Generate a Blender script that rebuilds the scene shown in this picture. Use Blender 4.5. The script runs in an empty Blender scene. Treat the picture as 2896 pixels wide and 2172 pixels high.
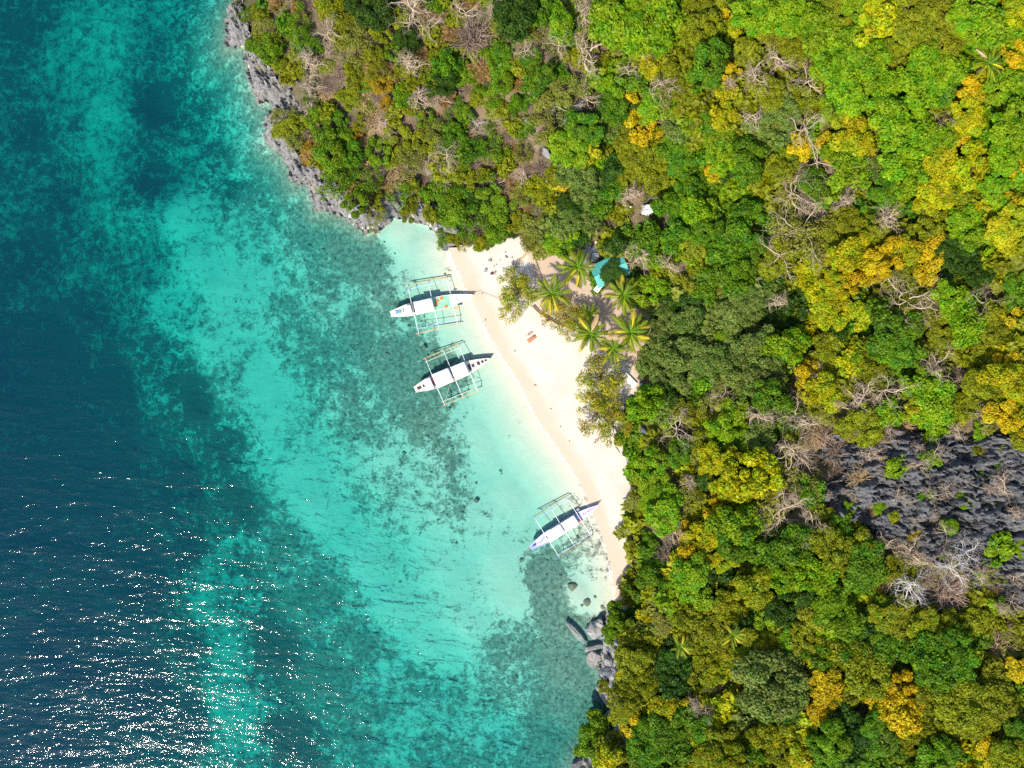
import bpy, bmesh, math, random, re
import numpy as np
from mathutils import Vector, Matrix
rng = np.random.default_rng(7)
random.seed(7)
C = bpy.context.scene.collection
R = math.radians

# ------------------------------------------------------------------ camera, sky, sun, exposure
CAM_H = 157.0            # drone height above the sea, metres
MPP = 0.07               # metres per photograph pixel at sea level
cam_d = bpy.data.cameras.new('camera')
cam = bpy.data.objects.new('camera', cam_d); C.objects.link(cam)
cam.location = (0, 0, CAM_H)
cam_d.sensor_width = 36.0
cam_d.lens = 36.0 * CAM_H / (2896 * MPP)
cam_d.clip_start = 1.0; cam_d.clip_end = 3000
bpy.context.scene.camera = cam

SUN_EL, SUN_TRAVEL = 46.0, (0.56, 0.83)      # the light travels towards the upper right of the picture
world = bpy.data.worlds.new('World'); bpy.context.scene.world = world
world.use_nodes = True
nt = world.node_tree
sky = nt.nodes.new('ShaderNodeTexSky'); sky.sky_type = 'NISHITA'; sky.sun_disc = False
sky.sun_elevation = R(SUN_EL); sky.sun_rotation = math.atan2(-SUN_TRAVEL[0], -SUN_TRAVEL[1])
sky.air_density = 1.0; sky.dust_density = 1.0
nt.nodes['Background'].inputs['Strength'].default_value = 0.15
nt.links.new(sky.outputs[0], nt.nodes['Background'].inputs[0])
sun_d = bpy.data.lights.new('sun', 'SUN'); sun = bpy.data.objects.new('sun', sun_d); C.objects.link(sun)
sun_d.energy = 4.2; sun_d.angle = R(1.6); sun_d.color = (1.0, 0.93, 0.815)
sun.rotation_euler = (R(90 - SUN_EL), 0, -math.atan2(SUN_TRAVEL[0], SUN_TRAVEL[1]))
sun.location = (0, 0, 200)
sc = bpy.context.scene
sc.view_settings.view_transform = 'Standard'
sc.view_settings.look = 'None'
sc.view_settings.exposure = 0.78
sc.view_settings.gamma = 1.0
sc.view_settings.use_curve_mapping = False
sc.render.engine = 'CYCLES'
sc.cycles.max_bounces = 6; sc.cycles.diffuse_bounces = 3; sc.cycles.glossy_bounces = 2
sc.cycles.transmission_bounces = 3; sc.cycles.transparent_max_bounces = 12
sc.cycles.use_denoising = False
sc.cycles.volume_bounces = 0; sc.cycles.sample_clamp_indirect = 6.0
sc.cycles.caustics_reflective = False; sc.cycles.caustics_refractive = False

# ------------------------------------------------------------------ small helpers
def W(px, py, z=0.0):
    """photograph pixel + height -> place in the scene"""
    k = MPP * (CAM_H - z) / CAM_H
    return Vector(((px - 1448) * k, (1086 - py) * k, z))
def PX(X, Y, Z):
    k = CAM_H / (MPP * (CAM_H - Z))
    return 1448 + X * k, 1086 - Y * k
def tag(o, label=None, cat=None, group=None, kind=None):
    if label: o['label'] = label
    if cat: o['category'] = cat
    if group: o['group'] = group
    if kind: o['kind'] = kind
    return o
def empty(name, loc=(0, 0, 0), rz=0.0):
    o = bpy.data.objects.new(name, None); C.objects.link(o)
    o.empty_display_size = 0.3; o.location = loc; o.rotation_euler = (0, 0, rz)
    return o
def link(name, me, mat=None, parent=None, loc=None):
    o = bpy.data.objects.new(name, me); C.objects.link(o)
    if mat is not None and len(me.materials) == 0: me.materials.append(mat)
    if parent is not None: o.parent = parent
    if loc is not None: o.location = loc
    return o
def mesh_np(name, V, F, attrs=None, smooth=False):
    """V (n,3) floats; F (m,k) ints of one polygon size"""
    V = np.asarray(V, np.float32); F = np.asarray(F, np.int32)
    me = bpy.data.meshes.new(name)
    me.vertices.add(len(V)); me.vertices.foreach_set('co', V.ravel())
    k = F.shape[1]
    me.loops.add(F.size); me.loops.foreach_set('vertex_index', F.ravel())
    me.polygons.add(len(F)); me.polygons.foreach_set('loop_start', np.arange(0, F.size, k, dtype=np.int32))
    if smooth: me.polygons.foreach_set('use_smooth', np.ones(len(F), bool))
    for n, a in (attrs or {}).items():
        at = me.attributes.new(n, 'FLOAT', 'POINT'); at.data.foreach_set('value', np.asarray(a, np.float32))
    me.update(calc_edges=True)
    return me
class MB:
    """collects boxes, tubes and slabs into one mesh"""
    def __init__(s): s.bm = bmesh.new()
    def box(s, c, size, rz=0.0, taper=1.0):
        M = Matrix.Translation(c) @ Matrix.Rotation(rz, 4, 'Z')
        vs = []
        for dz in (-.5, .5):
            t = taper if dz > 0 else 1.0
            for dx, dy in ((-.5, -.5), (.5, -.5), (.5, .5), (-.5, .5)):
                vs.append(s.bm.verts.new(M @ Vector((dx * size[0] * t, dy * size[1] * t, dz * size[2]))))
        for f in ((3, 2, 1, 0), (4, 5, 6, 7), (0, 1, 5, 4), (1, 2, 6, 5), (2, 3, 7, 6), (3, 0, 4, 7)):
            s.bm.faces.new([vs[i] for i in f])
        return s
    def tube(s, pts, rad, n=8, cap=True):
        pts = [Vector(p) for p in pts]
        if not hasattr(rad, '__len__'): rad = [rad] * len(pts)
        rings = []
        for i, p in enumerate(pts):
            d = (pts[min(i + 1, len(pts) - 1)] - pts[max(i - 1, 0)]).normalized()
            a = d.cross(Vector((0, 0, 1)))
            if a.length < 1e-3: a = d.cross(Vector((1, 0, 0)))
            a.normalize(); b = d.cross(a)
            rings.append([s.bm.verts.new(p + rad[i] * (math.cos(t) * a + math.sin(t) * b)) for t in [2 * math.pi * j / n for j in range(n)]])
        for r0, r1 in zip(rings, rings[1:]):
            for j in range(n): s.bm.faces.new((r0[j], r0[(j + 1) % n], r1[(j + 1) % n], r1[j]))
        if cap:
            s.bm.faces.new(rings[0][::-1]); s.bm.faces.new(rings[-1])
        return s
    def prism(s, outline, z0, z1):
        lo = [s.bm.verts.new((x, y, z0)) for x, y in outline]; hi = [s.bm.verts.new((x, y, z1)) for x, y in outline]
        n = len(outline)
        s.bm.faces.new(hi); s.bm.faces.new(lo[::-1])
        for i in range(n): s.bm.faces.new((lo[i], lo[(i + 1) % n], hi[(i + 1) % n], hi[i]))
        return s
    def mesh(s, name, smooth=False):
        bmesh.ops.recalc_face_normals(s.bm, faces=s.bm.faces)
        me = bpy.data.meshes.new(name); s.bm.to_mesh(me); s.bm.free()
        if smooth:
            for p in me.polygons: p.use_smooth = True
        return me
    def build(s, name, mat, parent=None, smooth=False, loc=None):
        return link(name, s.mesh(name, smooth), mat, parent, loc)

# ------------------------------------------------------------------ noise
def _h(ix, iy, seed):
    n = (ix.astype(np.int64) * 374761393 + iy.astype(np.int64) * 668265263 + seed * 1442695041) & 0x7fffffff
    n = ((n ^ (n >> 13)) * 1274126177) & 0x7fffffff
    return ((n ^ (n >> 16)) & 0xffff) / 65535.0
def vnoise(x, y, seed=0):
    x0 = np.floor(x); y0 = np.floor(y); fx = x - x0; fy = y - y0
    fx = fx * fx * fx * (fx * (fx * 6 - 15) + 10); fy = fy * fy * fy * (fy * (fy * 6 - 15) + 10)
    a = _h(x0, y0, seed); b = _h(x0 + 1, y0, seed); c = _h(x0, y0 + 1, seed); d = _h(x0 + 1, y0 + 1, seed)
    return (a + (b - a) * fx) * (1 - fy) + (c + (d - c) * fx) * fy
def fbm(x, y, oct=4, seed=0, ridge=False):
    t = 0; amp = 1; tot = 0
    for i in range(oct):
        n = vnoise(x, y, seed + i * 17)
        if ridge: n = 1 - np.abs(2 * n - 1)
        t = t + n * amp; tot += amp; amp *= .5
        x = x * 2.03 + 11.3; y = y * 2.03 - 7.1
    return t / tot
def sstep(a, b, x):
    t = np.clip((x - a) / (b - a), 0, 1); return t * t * (3 - 2 * t)
def idw(P, x, y, power=3.0):
    P = np.asarray(P, float); num = 0; den = 0
    for r in P:
        w = 1.0 / (((x - r[0]) ** 2 + (y - r[1]) ** 2 + 400.0) ** (power / 2))
        num = num + w[..., None] * r[2:]; den = den + w
    return num / den[..., None]
def inside(poly, x, y):
    r = np.zeros(x.shape, bool); n = len(poly)
    for i in range(n):
        x1, y1 = poly[i]; x2, y2 = poly[(i + 1) % n]
        if y1 == y2: continue
        r ^= ((y1 > y) != (y2 > y)) & (x < (x2 - x1) * (y - y1) / (y2 - y1) + x1)
    return r
def pdist(line, x, y):
    d = np.full(x.shape, 1e9)
    for (x1, y1), (x2, y2) in zip(line, line[1:]):
        dx, dy = x2 - x1, y2 - y1; L = dx * dx + dy * dy
        t = np.clip(((x - x1) * dx + (y - y1) * dy) / L, 0, 1)
        d = np.minimum(d, np.hypot(x - x1 - t * dx, y - y1 - t * dy))
    return d

# ------------------------------------------------------------------ materials
def mat_new(name):
    m = bpy.data.materials.new(name); m.use_nodes = True
    nt = m.node_tree; b = nt.nodes['Principled BSDF']
    return m, nt, b
def N(nt, t, **kw):
    n = nt.nodes.new(t)
    for k, v in kw.items():
        if k in n.inputs: n.inputs[k].default_value = v
        else: setattr(n, k, v)
    return n
def mixc(nt, fac, a, b, blend='MIX'):
    n = nt.nodes.new('ShaderNodeMix'); n.data_type = 'RGBA'; n.blend_type = blend
    for s, v in ((0, fac), (6, a), (7, b)):
        if hasattr(v, 'is_output'): nt.links.new(v, n.inputs[s])
        else: n.inputs[s].default_value = v if s == 0 else (*v, 1)
    return n.outputs[2]
def ramp(nt, src, stops):
    n = nt.nodes.new('ShaderNodeValToRGB'); e = n.color_ramp.elements
    while len(e) < len(stops): e.new(0.5)
    for el, (p, c) in zip(e, stops):
        el.position = p; el.color = (c, c, c, 1) if not hasattr(c, '__len__') else (*c, 1)
    nt.links.new(src, n.inputs[0]); return n.outputs[0]
def math_n(nt, op, a, b=0.0, clamp=False):
    n = nt.nodes.new('ShaderNodeMath'); n.operation = op; n.use_clamp = clamp
    for i, v in enumerate((a, b)):
        if hasattr(v, 'is_output'): nt.links.new(v, n.inputs[i])
        else: n.inputs[i].default_value = v
    return n.outputs[0]
def objcoord(nt): return N(nt, 'ShaderNodeTexCoord').outputs['Object']
def geo(nt): return N(nt, 'ShaderNodeNewGeometry').outputs['Position']
def noise(nt, vec, scale, detail=4, rough=.55, dist=0.0):
    n = N(nt, 'ShaderNodeTexNoise', Scale=scale, Detail=detail, Roughness=rough, Distortion=dist)
    nt.links.new(vec, n.inputs['Vector']); return n.outputs['Fac']
def attr(nt, name): return N(nt, 'ShaderNodeAttribute', attribute_name=name).outputs['Fac']
def mapping(nt, vec, scale=(1, 1, 1), rot=(0, 0, 0)):
    n = N(nt, 'ShaderNodeMapping'); n.inputs['Scale'].default_value = scale; n.inputs['Rotation'].default_value = rot
    nt.links.new(vec, n.inputs['Vector']); return n.outputs[0]
def bump(nt, b, h, strength=.5, dist=.1):
    n = N(nt, 'ShaderNodeBump', Strength=strength, Distance=dist); nt.links.new(h, n.inputs['Height'])
    nt.links.new(n.outputs[0], b.inputs['Normal']); return n
def paint(name, rgb, rough=.5, var=.12, scale=3.0, metallic=0.0):
    m, nt, b = mat_new(name)
    f = noise(nt, objcoord(nt), scale, 6)
    c = mixc(nt, f, tuple(v * (1 - var) for v in rgb), tuple(min(1, v * (1 + var)) for v in rgb))
    nt.links.new(c, b.inputs['Base Color']); b.inputs['Roughness'].default_value = rough; b.inputs['Metallic'].default_value = metallic
    return m
def lin(r, g, b): return tuple(((v / 255) / 12.92 if v / 255 < .04045 else ((v / 255 + .055) / 1.055) ** 2.4) for v in (r, g, b))

FOL_K = 0.64
def foliage(name, rgb, dark=.52, hue=.028, trans=.35, alt=None):
    """leaf: colour of the leaf itself, varying between clumps and between trees"""
    m, nt, b = mat_new(name)
    base = tuple(v * FOL_K for v in lin(*rgb))
    t = attr(nt, 'tint')
    rnd = N(nt, 'ShaderNodeObjectInfo').outputs['Random']
    hs = N(nt, 'ShaderNodeHueSaturation'); hs.inputs['Color'].default_value = (*base, 1)
    if alt:
        f = math_n(nt, 'ADD', noise(nt, geo(nt), .55, 3, .6), math_n(nt, 'MULTIPLY', math_n(nt, 'SUBTRACT', t, .5), .28))
        nt.links.new(mixc(nt, ramp(nt, f, [(.44, 0), (.60, 1)]), base, tuple(v * FOL_K for v in lin(*alt))), hs.inputs['Color'])
    h = math_n(nt, 'ADD', math_n(nt, 'MULTIPLY', t, hue * 1.2), math_n(nt, 'MULTIPLY', rnd, hue))
    nt.links.new(math_n(nt, 'ADD', h, .5 - hue * .95), hs.inputs['Hue'])
    v = math_n(nt, 'ADD', math_n(nt, 'MULTIPLY', t, .75), math_n(nt, 'MULTIPLY', rnd, .20))
    nt.links.new(math_n(nt, 'ADD', v, dark), hs.inputs['Value'])
    nt.links.new(hs.outputs[0], b.inputs['Base Color'])
    b.inputs['Roughness'].default_value = .55; b.inputs['Specular IOR Level'].default_value = .25
    tr = N(nt, 'ShaderNodeBsdfTranslucent'); nt.links.new(hs.outputs[0], tr.inputs['Color'])
    mx = N(nt, 'ShaderNodeMixShader'); mx.inputs[0].default_value = trans
    nt.links.new(b.outputs[0], mx.inputs[1]); nt.links.new(tr.outputs[0], mx.inputs[2])
    nt.links.new(mx.outputs[0], nt.nodes['Material Output'].inputs['Surface'])
    return m
def bark(name, rgb, var=.35):
    m, nt, b = mat_new(name)
    v = objcoord(nt)
    f = noise(nt, v, 5.0, 6)
    rnd = N(nt, 'ShaderNodeObjectInfo').outputs['Random']
    c = mixc(nt, f, tuple(x * (1 - var) for x in rgb), tuple(x * (1 + var) for x in rgb))
    hs = N(nt, 'ShaderNodeHueSaturation'); nt.links.new(c, hs.inputs['Color'])
    nt.links.new(math_n(nt, 'ADD', math_n(nt, 'MULTIPLY', rnd, .4), .8), hs.inputs['Value'])
    nt.links.new(hs.outputs[0], b.inputs['Base Color']); b.inputs['Roughness'].default_value = .85
    return m

MF = {
 'l': foliage('leaf_lime', (166, 200, 20), hue=.014, alt=(118, 172, 18)),
 'g': foliage('leaf_green', (124, 166, 18), hue=.014, alt=(88, 140, 22)),
 'd': foliage('leaf_deep_green', (80, 120, 22), hue=.016, alt=(62, 96, 26)),
 'b': foliage('leaf_grey_green', (148, 166, 72), hue=.018, alt=(118, 146, 56)),
 'y': foliage('leaf_yellow_green', (216, 206, 14), hue=.014, alt=(170, 190, 18)),
 'o': foliage('leaf_gold', (238, 204, 16), hue=.010, dark=.58, alt=(206, 190, 24)),
 'v': foliage('leaf_olive', (170, 176, 20), hue=.016, alt=(142, 152, 26)),
 't': foliage('leaf_thin_olive', (160, 165, 60)),
 'm': foliage('leaf_dull_yellow_green', (178, 178, 16), hue=.014, alt=(138, 158, 20)),
 'n': foliage('leaf_mid_lime', (142, 178, 18), hue=.014, alt=(110, 152, 20)),
 'q': foliage('leaf_dull_gold', (196, 158, 30), hue=.015),
 'k': foliage('leaf_dry_tan', (172, 138, 78), hue=.02),
 's': foliage('leaf_sea_almond', (206, 188, 34), hue=.03, alt=(160, 172, 40)),
}
M_BARK = bark('bark_brown', (.14, .10, .075))
M_BARE = bark('bark_bare_beige', (.44, .335, .235), .28)
M_BONE = bark('bark_bleached', (.50, .46, .43), .2)
M_DRY = bark('dry_twigs', (.26, .18, .13), .3)
M_DRYL = bark('dry_twigs_pale', (.42, .31, .21), .35)
M_DRYO = bark('dry_twigs_tan', (.42, .29, .14), .3)

def rock_mat(name, base, light, bands=(1, 1, 1), rot=0.0, sc_=1.0, crack=.55):
    m, nt, b = mat_new(name)
    p = geo(nt)
    v = mapping(nt, p, bands, (0, 0, rot))
    n1 = noise(nt, v, .9 * sc_, 8, .65, .6)
    n2 = noise(nt, p, .25 * sc_, 4)
    n3 = noise(nt, v, 3.2 * sc_, 6, .7, .8)
    c = mixc(nt, ramp(nt, n1, [(.35, 0), (.68, 1)]), base, light)
    c = mixc(nt, math_n(nt, 'MULTIPLY', ramp(nt, n3, [(.3, 1), (.47, 0)]), crack), c, tuple(x * .25 for x in base))
    c = mixc(nt, math_n(nt, 'MULTIPLY', ramp(nt, n2, [(.5, 0), (.7, 1)]), .5), c, (light[0] * .9, light[1] * .78, light[2] * .6))
    nt.links.new(c, b.inputs['Base Color']); b.inputs['Roughness'].default_value = .9
    bump(nt, b, n3, .8, .25)
    return m
M_CLIFF = rock_mat('limestone', (.105, .103, .104), (.27, .265, .262), (1, 1, 1))
M_KARST = rock_mat('karst', (.040, .041, .045), (.17, .172, .178), (.55, 1.7, 1), R(18))
M_BOULDER = rock_mat('boulder_grey', (.155, .153, .153), (.36, .356, .354), (1.6, .6, 1), R(20), 1.2, .5)
M_WETROCK = rock_mat('boulder_wet', (.05, .055, .07), (.13, .145, .17), (1, 1, 1), 0, 1.2)
M_WHITEROCK = rock_mat('boulder_white', (.46, .46, .47), (.74, .74, .75), (1, 1, 1), 0, .8, .35)
M_BEACHROCK = rock_mat('beach_rock', (.20, .185, .18), (.40, .38, .37), (1, 1, 1), 0, 1.5, .4)
M_REEF = rock_mat('coral', (.13, .13, .10), (.27, .25, .17), (1, 1, 1), 0, 1.6, .3)

# ------------------------------------------------------------------ coast, depths and heights (photograph pixels)
CLIFF_N = [(640, -700), (677, -60), (677, 0), (660, 30), (651, 61), (650, 123), (672, 128), (698, 130), (700, 172), (722, 242), (737, 283), (800, 290), (763, 332), (759, 393), (780, 415),
  (808, 443), (821, 471), (837, 508), (874, 516), (899, 586), (931, 588), (1001, 623), (1034, 652), (1067, 647), (1092, 628), (1108, 610), (1161, 612), (1205, 628), (1240, 655), (1263, 701)]
SHORE = [(1263, 701), (1276, 740), (1289, 765), (1300, 790), (1314, 826), (1337, 867), (1357, 906), (1373, 942), (1395, 978), (1412, 1005), (1460, 1080), (1500, 1160), (1527, 1207), (1568, 1263),
  (1602, 1316), (1631, 1362), (1654, 1411), (1674, 1460), (1687, 1490), (1699, 1523), (1713, 1562), (1722, 1600), (1733, 1652), (1737, 1714)]
COAST_S = [(1737, 1714), (1722, 1745), (1712, 1800), (1712, 1850), (1700, 1895), (1712, 1930), (1724, 1990), (1722, 2030), (1690, 2075), (1668, 2120), (1640, 2172), (1600, 2300), (1560, 2900)]
LAND = CLIFF_N + SHORE[1:] + COAST_S[1:] + [(4200, 2900), (4200, -700)]
BEACH = SHORE + [(1770, 1735), (1802, 1705), (1785, 1640), (1812, 1600), (1800, 1540), (1778, 1485), (1800, 1410), (1798, 1330), (1772, 1285), (1770, 1215), (1785, 1130), (1815, 1080), (1802, 1000), (1840, 960), (1850, 870),
  (1790, 830), (1700, 815), (1660, 745), (1600, 715), (1530, 700), (1470, 670), (1420, 660), (1360, 690), (1310, 690)]
WETLINE = [(1312, 700), (1360, 785), (1391, 850), (1423, 922), (1454, 991), (1504, 1054), (1527, 1087), (1561, 1158), (1602, 1226), (1643, 1287), (1684, 1360), (1700, 1400), (1715, 1447), (1728, 1480), (1762, 1545), (1785, 1620), (1800, 1720)]
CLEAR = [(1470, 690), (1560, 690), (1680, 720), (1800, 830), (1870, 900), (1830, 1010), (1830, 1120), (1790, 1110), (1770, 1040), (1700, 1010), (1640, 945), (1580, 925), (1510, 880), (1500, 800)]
KARST = [(2290, 1215), (2400, 1225), (2520, 1200), (2640, 1225), (2760, 1215), (2960, 1260), (3100, 1400), (3000, 1800), (2830, 1760), (2800, 1660), (2700, 1610), (2560, 1560), (2450, 1500), (2330, 1470), (2310, 1380), (2380, 1330), (2300, 1290)]
#            x, y, depth (m), reef / sea-grass cover
SEA = [(0,0,9,.7),(150,150,8,.45),(250,60,7.4,.4),(250,260,7.2,.33),(230,400,8,.45),(400,60,8,.55),(400,250,9,.85),(400,450,8.5,.75),(500,350,7.5,.6),(560,130,8,.65),(620,250,7,.6),(650,400,6,.6),(500,600,5.5,.35),(560,740,5,.3),
 (650,800,3.8,.32),(700,560,3.6,.6),(620,500,6,.5),(760,480,2.5,.75),(850,600,2.2,.7),(850,700,2.4,.5),(960,690,1.7,.9),(1030,740,1.7,.9),(1080,850,1.4,.6),(1180,800,.9,.35),(1180,690,.8,.1),(1140,640,.6,.05),
 (0,300,9.5,.74),(100,500,10,.68),(0,700,11.5,.74),(200,700,9,.62),(200,850,10,.7),(80,180,9,.55),(120,640,9,.55),(350,700,8,.6),(330,560,7,.5),(0,1000,15,.92),(200,1100,12,.85),(400,1000,7,.65),(450,860,6,.4),(520,1120,6.5,.85),(620,950,4.3,.32),(620,1080,4.2,.55),
 (720,1080,3.6,.22),(740,1220,3.5,.3),(850,1350,3.2,.25),(900,1450,3,.24),(1050,1600,2.7,.28),(1120,1720,2.5,.22),(1250,1850,2.6,.3),(1330,1760,1.8,.3),(1000,1150,2.1,.62),(1100,1000,1.8,.8),(1200,1200,1.4,.72),(1120,1320,1.8,.4),(1270,1300,1.4,.6),
 (1350,1450,1.4,.38),(1280,1430,1.6,.5),(1300,1600,1.8,.25),(1420,1600,1.3,.12),(1450,1700,1.3,.15),(1450,1400,1.2,.08),(1530,1300,.7,0),(1380,1250,1.1,.2),(1250,1060,1.3,.85),(1180,1080,1.6,.76),(900,1000,2.7,.62),(800,900,3,.55),(1000,920,2.1,.75),(950,850,2.2,.5),
 (1400,1100,.9,.0),(1330,950,.7,.05),(1300,880,.8,.08),(1540,1640,1.1,.98),(1560,1720,1.2,1.0),(1610,1790,1.0,.9),(1640,1930,1.2,1.0),(1640,1690,.5,.12),(1500,1820,1.6,.62),(1570,1830,1.3,.9),(1620,1900,1.2,.92),(1600,2000,1.6,.92),(1480,1950,2,.55),(1540,2100,2.4,.75),(1400,2100,3.2,.5),(1200,2000,3.8,.55),
 (1000,1850,3.8,.6),(1080,2100,4.6,.55),(870,1700,4.2,.78),(800,1560,4.2,.66),(900,1950,4.6,.8),(650,1450,6,.75),(760,1850,6,.9),(620,1250,6,.75),(780,2100,6.5,.85),(550,1780,7.6,.45),(600,1900,7,.35),(630,2050,6.8,.35),(640,2150,7,.38),(560,1650,7,.5),
 (0,1400,18,.95),(200,1400,15,.92),(300,1650,13,.9),(100,1900,16,.95),(300,2000,13,.9),(0,2150,15,.92),(450,1560,10,.7),(460,2100,10,.85),(430,1380,10,.8),(480,1850,9,.8),(300,350,8,.5),(100,300,8,.6),(-600,500,22,.95),(-600,1600,26,.95),(600,2900,12,.8),(300,-700,12,.8)]
#            x, y, height (m)
HILL = [(700,100,4.5),(900,100,8),(800,330,3.5),(900,400,6),(950,540,4.5),(1200,250,11),(1200,560,3.5),(1500,200,14),(1300,450,7),(1330,640,2.2),(1600,450,9),(1480,640,3),(1700,640,4.5),(1600,740,1.8),(1800,900,2.6),(1830,620,6),(2000,700,8),(2000,350,15),(2400,200,22),(2800,200,28),(2400,700,16),
 (2800,700,25),(2100,900,6),(1900,1000,3),(1870,1150,3),(2100,1200,8),(2400,1100,16),(2800,1100,25),(2500,1400,19),(2850,1400,27),(2300,1500,13),(1880,1400,4.5),(2000,1650,7),(1830,1800,4.5),(2000,2000,8),(2400,1900,13),(2850,1900,19),(2600,1680,17),(1760,2080,4),(3400,1000,36),(3400,2400,28),(3300,-300,36),(1500,-500,20),(2500,2700,16)]

def terrain(X, Y):
    px, py = PX(X, Y, 0.0)
    ins = inside(LAND, px, py)
    dc = np.minimum(pdist(CLIFF_N, px, py), pdist(COAST_S, px, py)) * MPP
    ds = pdist(SHORE, px, py) * MPP
    sea = idw(SEA, px, py)
    depth = sea[..., 0] * (1.30 - .30 * sstep(2.5, 5, sea[..., 0]) + .22 * sstep(5, 11, sea[..., 0])) + (fbm(X * .12, Y * .12, 3, 5) - .5) * .5 * np.minimum(sea[..., 0] * .5, 1.6)
    lim = np.minimum(ds * .16, .5 + dc * .5)
    depth = np.maximum(np.minimum(depth, lim), 0)
    bz = np.minimum(ds * .055, 1.3) + (fbm(X * .5, Y * .5, 3, 3) - .5) * .12 * sstep(3, 7, ds)
    h = idw(HILL, px, py)[..., 0] + (fbm(X * .07, Y * .07, 4, 9) - .5) * 4 + (fbm(X * .45, Y * .45, 3, 12) - .5) * 1.0
    rise = sstep(-.2, 2.2, dc + (fbm(X * .6, Y * .6, 3, 21) - .5) * 1.8)
    hz = np.maximum(h, .8) * (.12 + .88 * rise)
    dbeach = inside(BEACH, px, py)
    db = pdist(BEACH + [BEACH[0]], px, py) * MPP
    mixb = np.where(dbeach, 1.0, 1 - sstep(0, 5, db))
    land = hz * (1 - mixb) + (bz + .02) * mixb
    z = np.where(ins, np.maximum(land, .02), -depth - .015)
    return z, ins, dc, ds, dbeach, sea[..., 1], px, py

STEP = .5
gx = np.arange(-130, 150.01, STEP); gy = np.arange(-104, 104.01, STEP)
GX, GY = np.meshgrid(gx, gy)
GZ, INS, DC, DS, BCH, COV, GPX, GPY = terrain(GX, GY)
def zat(x, y):
    i = min(max((x - gx[0]) / STEP, 0), len(gx) - 1.001); j = min(max((y - gy[0]) / STEP, 0), len(gy) - 1.001)
    a, b = int(i), int(j); u, v = i - a, j - b
    return float((GZ[b, a] * (1 - u) + GZ[b, a + 1] * u) * (1 - v) + (GZ[b + 1, a] * (1 - u) + GZ[b + 1, a + 1] * u) * v)
def zat_np(x, y):
    i = np.clip((x - gx[0]) / STEP, 0, len(gx) - 1.001); j = np.clip((y - gy[0]) / STEP, 0, len(gy) - 1.001)
    a = i.astype(int); b = j.astype(int); u = i - a; v = j - b
    return (GZ[b, a] * (1 - u) + GZ[b, a + 1] * u) * (1 - v) + (GZ[b + 1, a] * (1 - u) + GZ[b + 1, a + 1] * u) * v
ny, nx = GX.shape
idx = np.arange(nx * ny).reshape(ny, nx)
QUAD = np.stack([idx[:-1, :-1], idx[:-1, 1:], idx[1:, 1:], idx[1:, :-1]], -1).reshape(-1, 4)
allV = np.stack([GX, GY, GZ], -1).reshape(-1, 3)
# projected pixels at the real height, for the patches of bare rock
PPX, PPY = PX(GX, GY, np.maximum(GZ, 0))
kin = inside(KARST, PPX, PPY)
wet = 1 - sstep(-24, 12, np.where(inside([(p[0], p[1]) for p in SHORE] + WETLINE[::-1], GPX, GPY), -1, 1) * pdist(WETLINE, GPX, GPY) + (fbm(GX * .6, GY * .6, 3, 31) - .5) * 22)
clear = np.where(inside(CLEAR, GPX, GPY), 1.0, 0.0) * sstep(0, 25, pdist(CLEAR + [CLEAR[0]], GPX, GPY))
A = {'wet': wet.ravel(), 'clearing': clear.ravel(), 'cover': np.clip(COV, 0, 1).ravel(), 'depth': np.clip(-GZ, 0, 40).ravel()}
fc = QUAD
f_ins = INS.ravel()[fc].all(1)
f_b = BCH.ravel()[fc].all(1) & f_ins
f_k = kin.ravel()[fc].all(1) & f_ins
rocky = (DC < 3.6 + (fbm(GX * .25, GY * .25, 3, 41) - .5) * 4.5) & (DC < DS + .6)
f_c = rocky.ravel()[fc].any(1) & f_ins & ~f_b & ~f_k
def sub(mask):
    f = QUAD[mask]; u, inv = np.unique(f, return_inverse=True)
    return u, inv.reshape(f.shape)

# sand (beach and sea floor)
M_SAND, nt, b = mat_new('sand')
p = geo(nt)
n1 = noise(nt, p, 1.6, 6, .6); n2 = noise(nt, p, .16, 4); n3 = noise(nt, p, 9.0, 3, .6)
dry = mixc(nt, n1, (.47, .415, .35), (.60, .545, .475))
dry = mixc(nt, math_n(nt, 'MULTIPLY', ramp(nt, n2, [(.4, 0), (.65, 1)]), .5), dry, (.45, .38, .31))
wetc = mixc(nt, n2, (.49, .355, .26), (.56, .425, .325))
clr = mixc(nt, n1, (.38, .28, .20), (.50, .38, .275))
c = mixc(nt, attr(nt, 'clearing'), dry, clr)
c = mixc(nt, attr(nt, 'wet'), c, wetc)
c = mixc(nt, math_n(nt, 'MULTIPLY', ramp(nt, n3, [(.66, 0), (.74, 1)]), .22), c, (.35, .27, .2))
nt.links.new(c, b.inputs['Base Color']); b.inputs['Roughness'].default_value = .95
bump(nt, b, n3, .6, .10)

M_BED, nt, b = mat_new('sea_floor')
p = geo(nt)
pw = mapping(nt, p, (1, 1, 0))
s1 = mixc(nt, noise(nt, pw, .3, 5), (.47, .45, .37), (.62, .58, .47))
big = noise(nt, pw, .11, 7, .62, .4)
mid = noise(nt, pw, .55, 7, .66, .5)
fine = noise(nt, mapping(nt, pw, (1.0, 1.25, 1), (0, 0, R(25))), 1.7, 6, .7, .3)
nn = math_n(nt, 'ADD', math_n(nt, 'MULTIPLY', big, .55), math_n(nt, 'ADD', math_n(nt, 'MULTIPLY', mid, .85), math_n(nt, 'MULTIPLY', fine, .6)))
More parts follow.
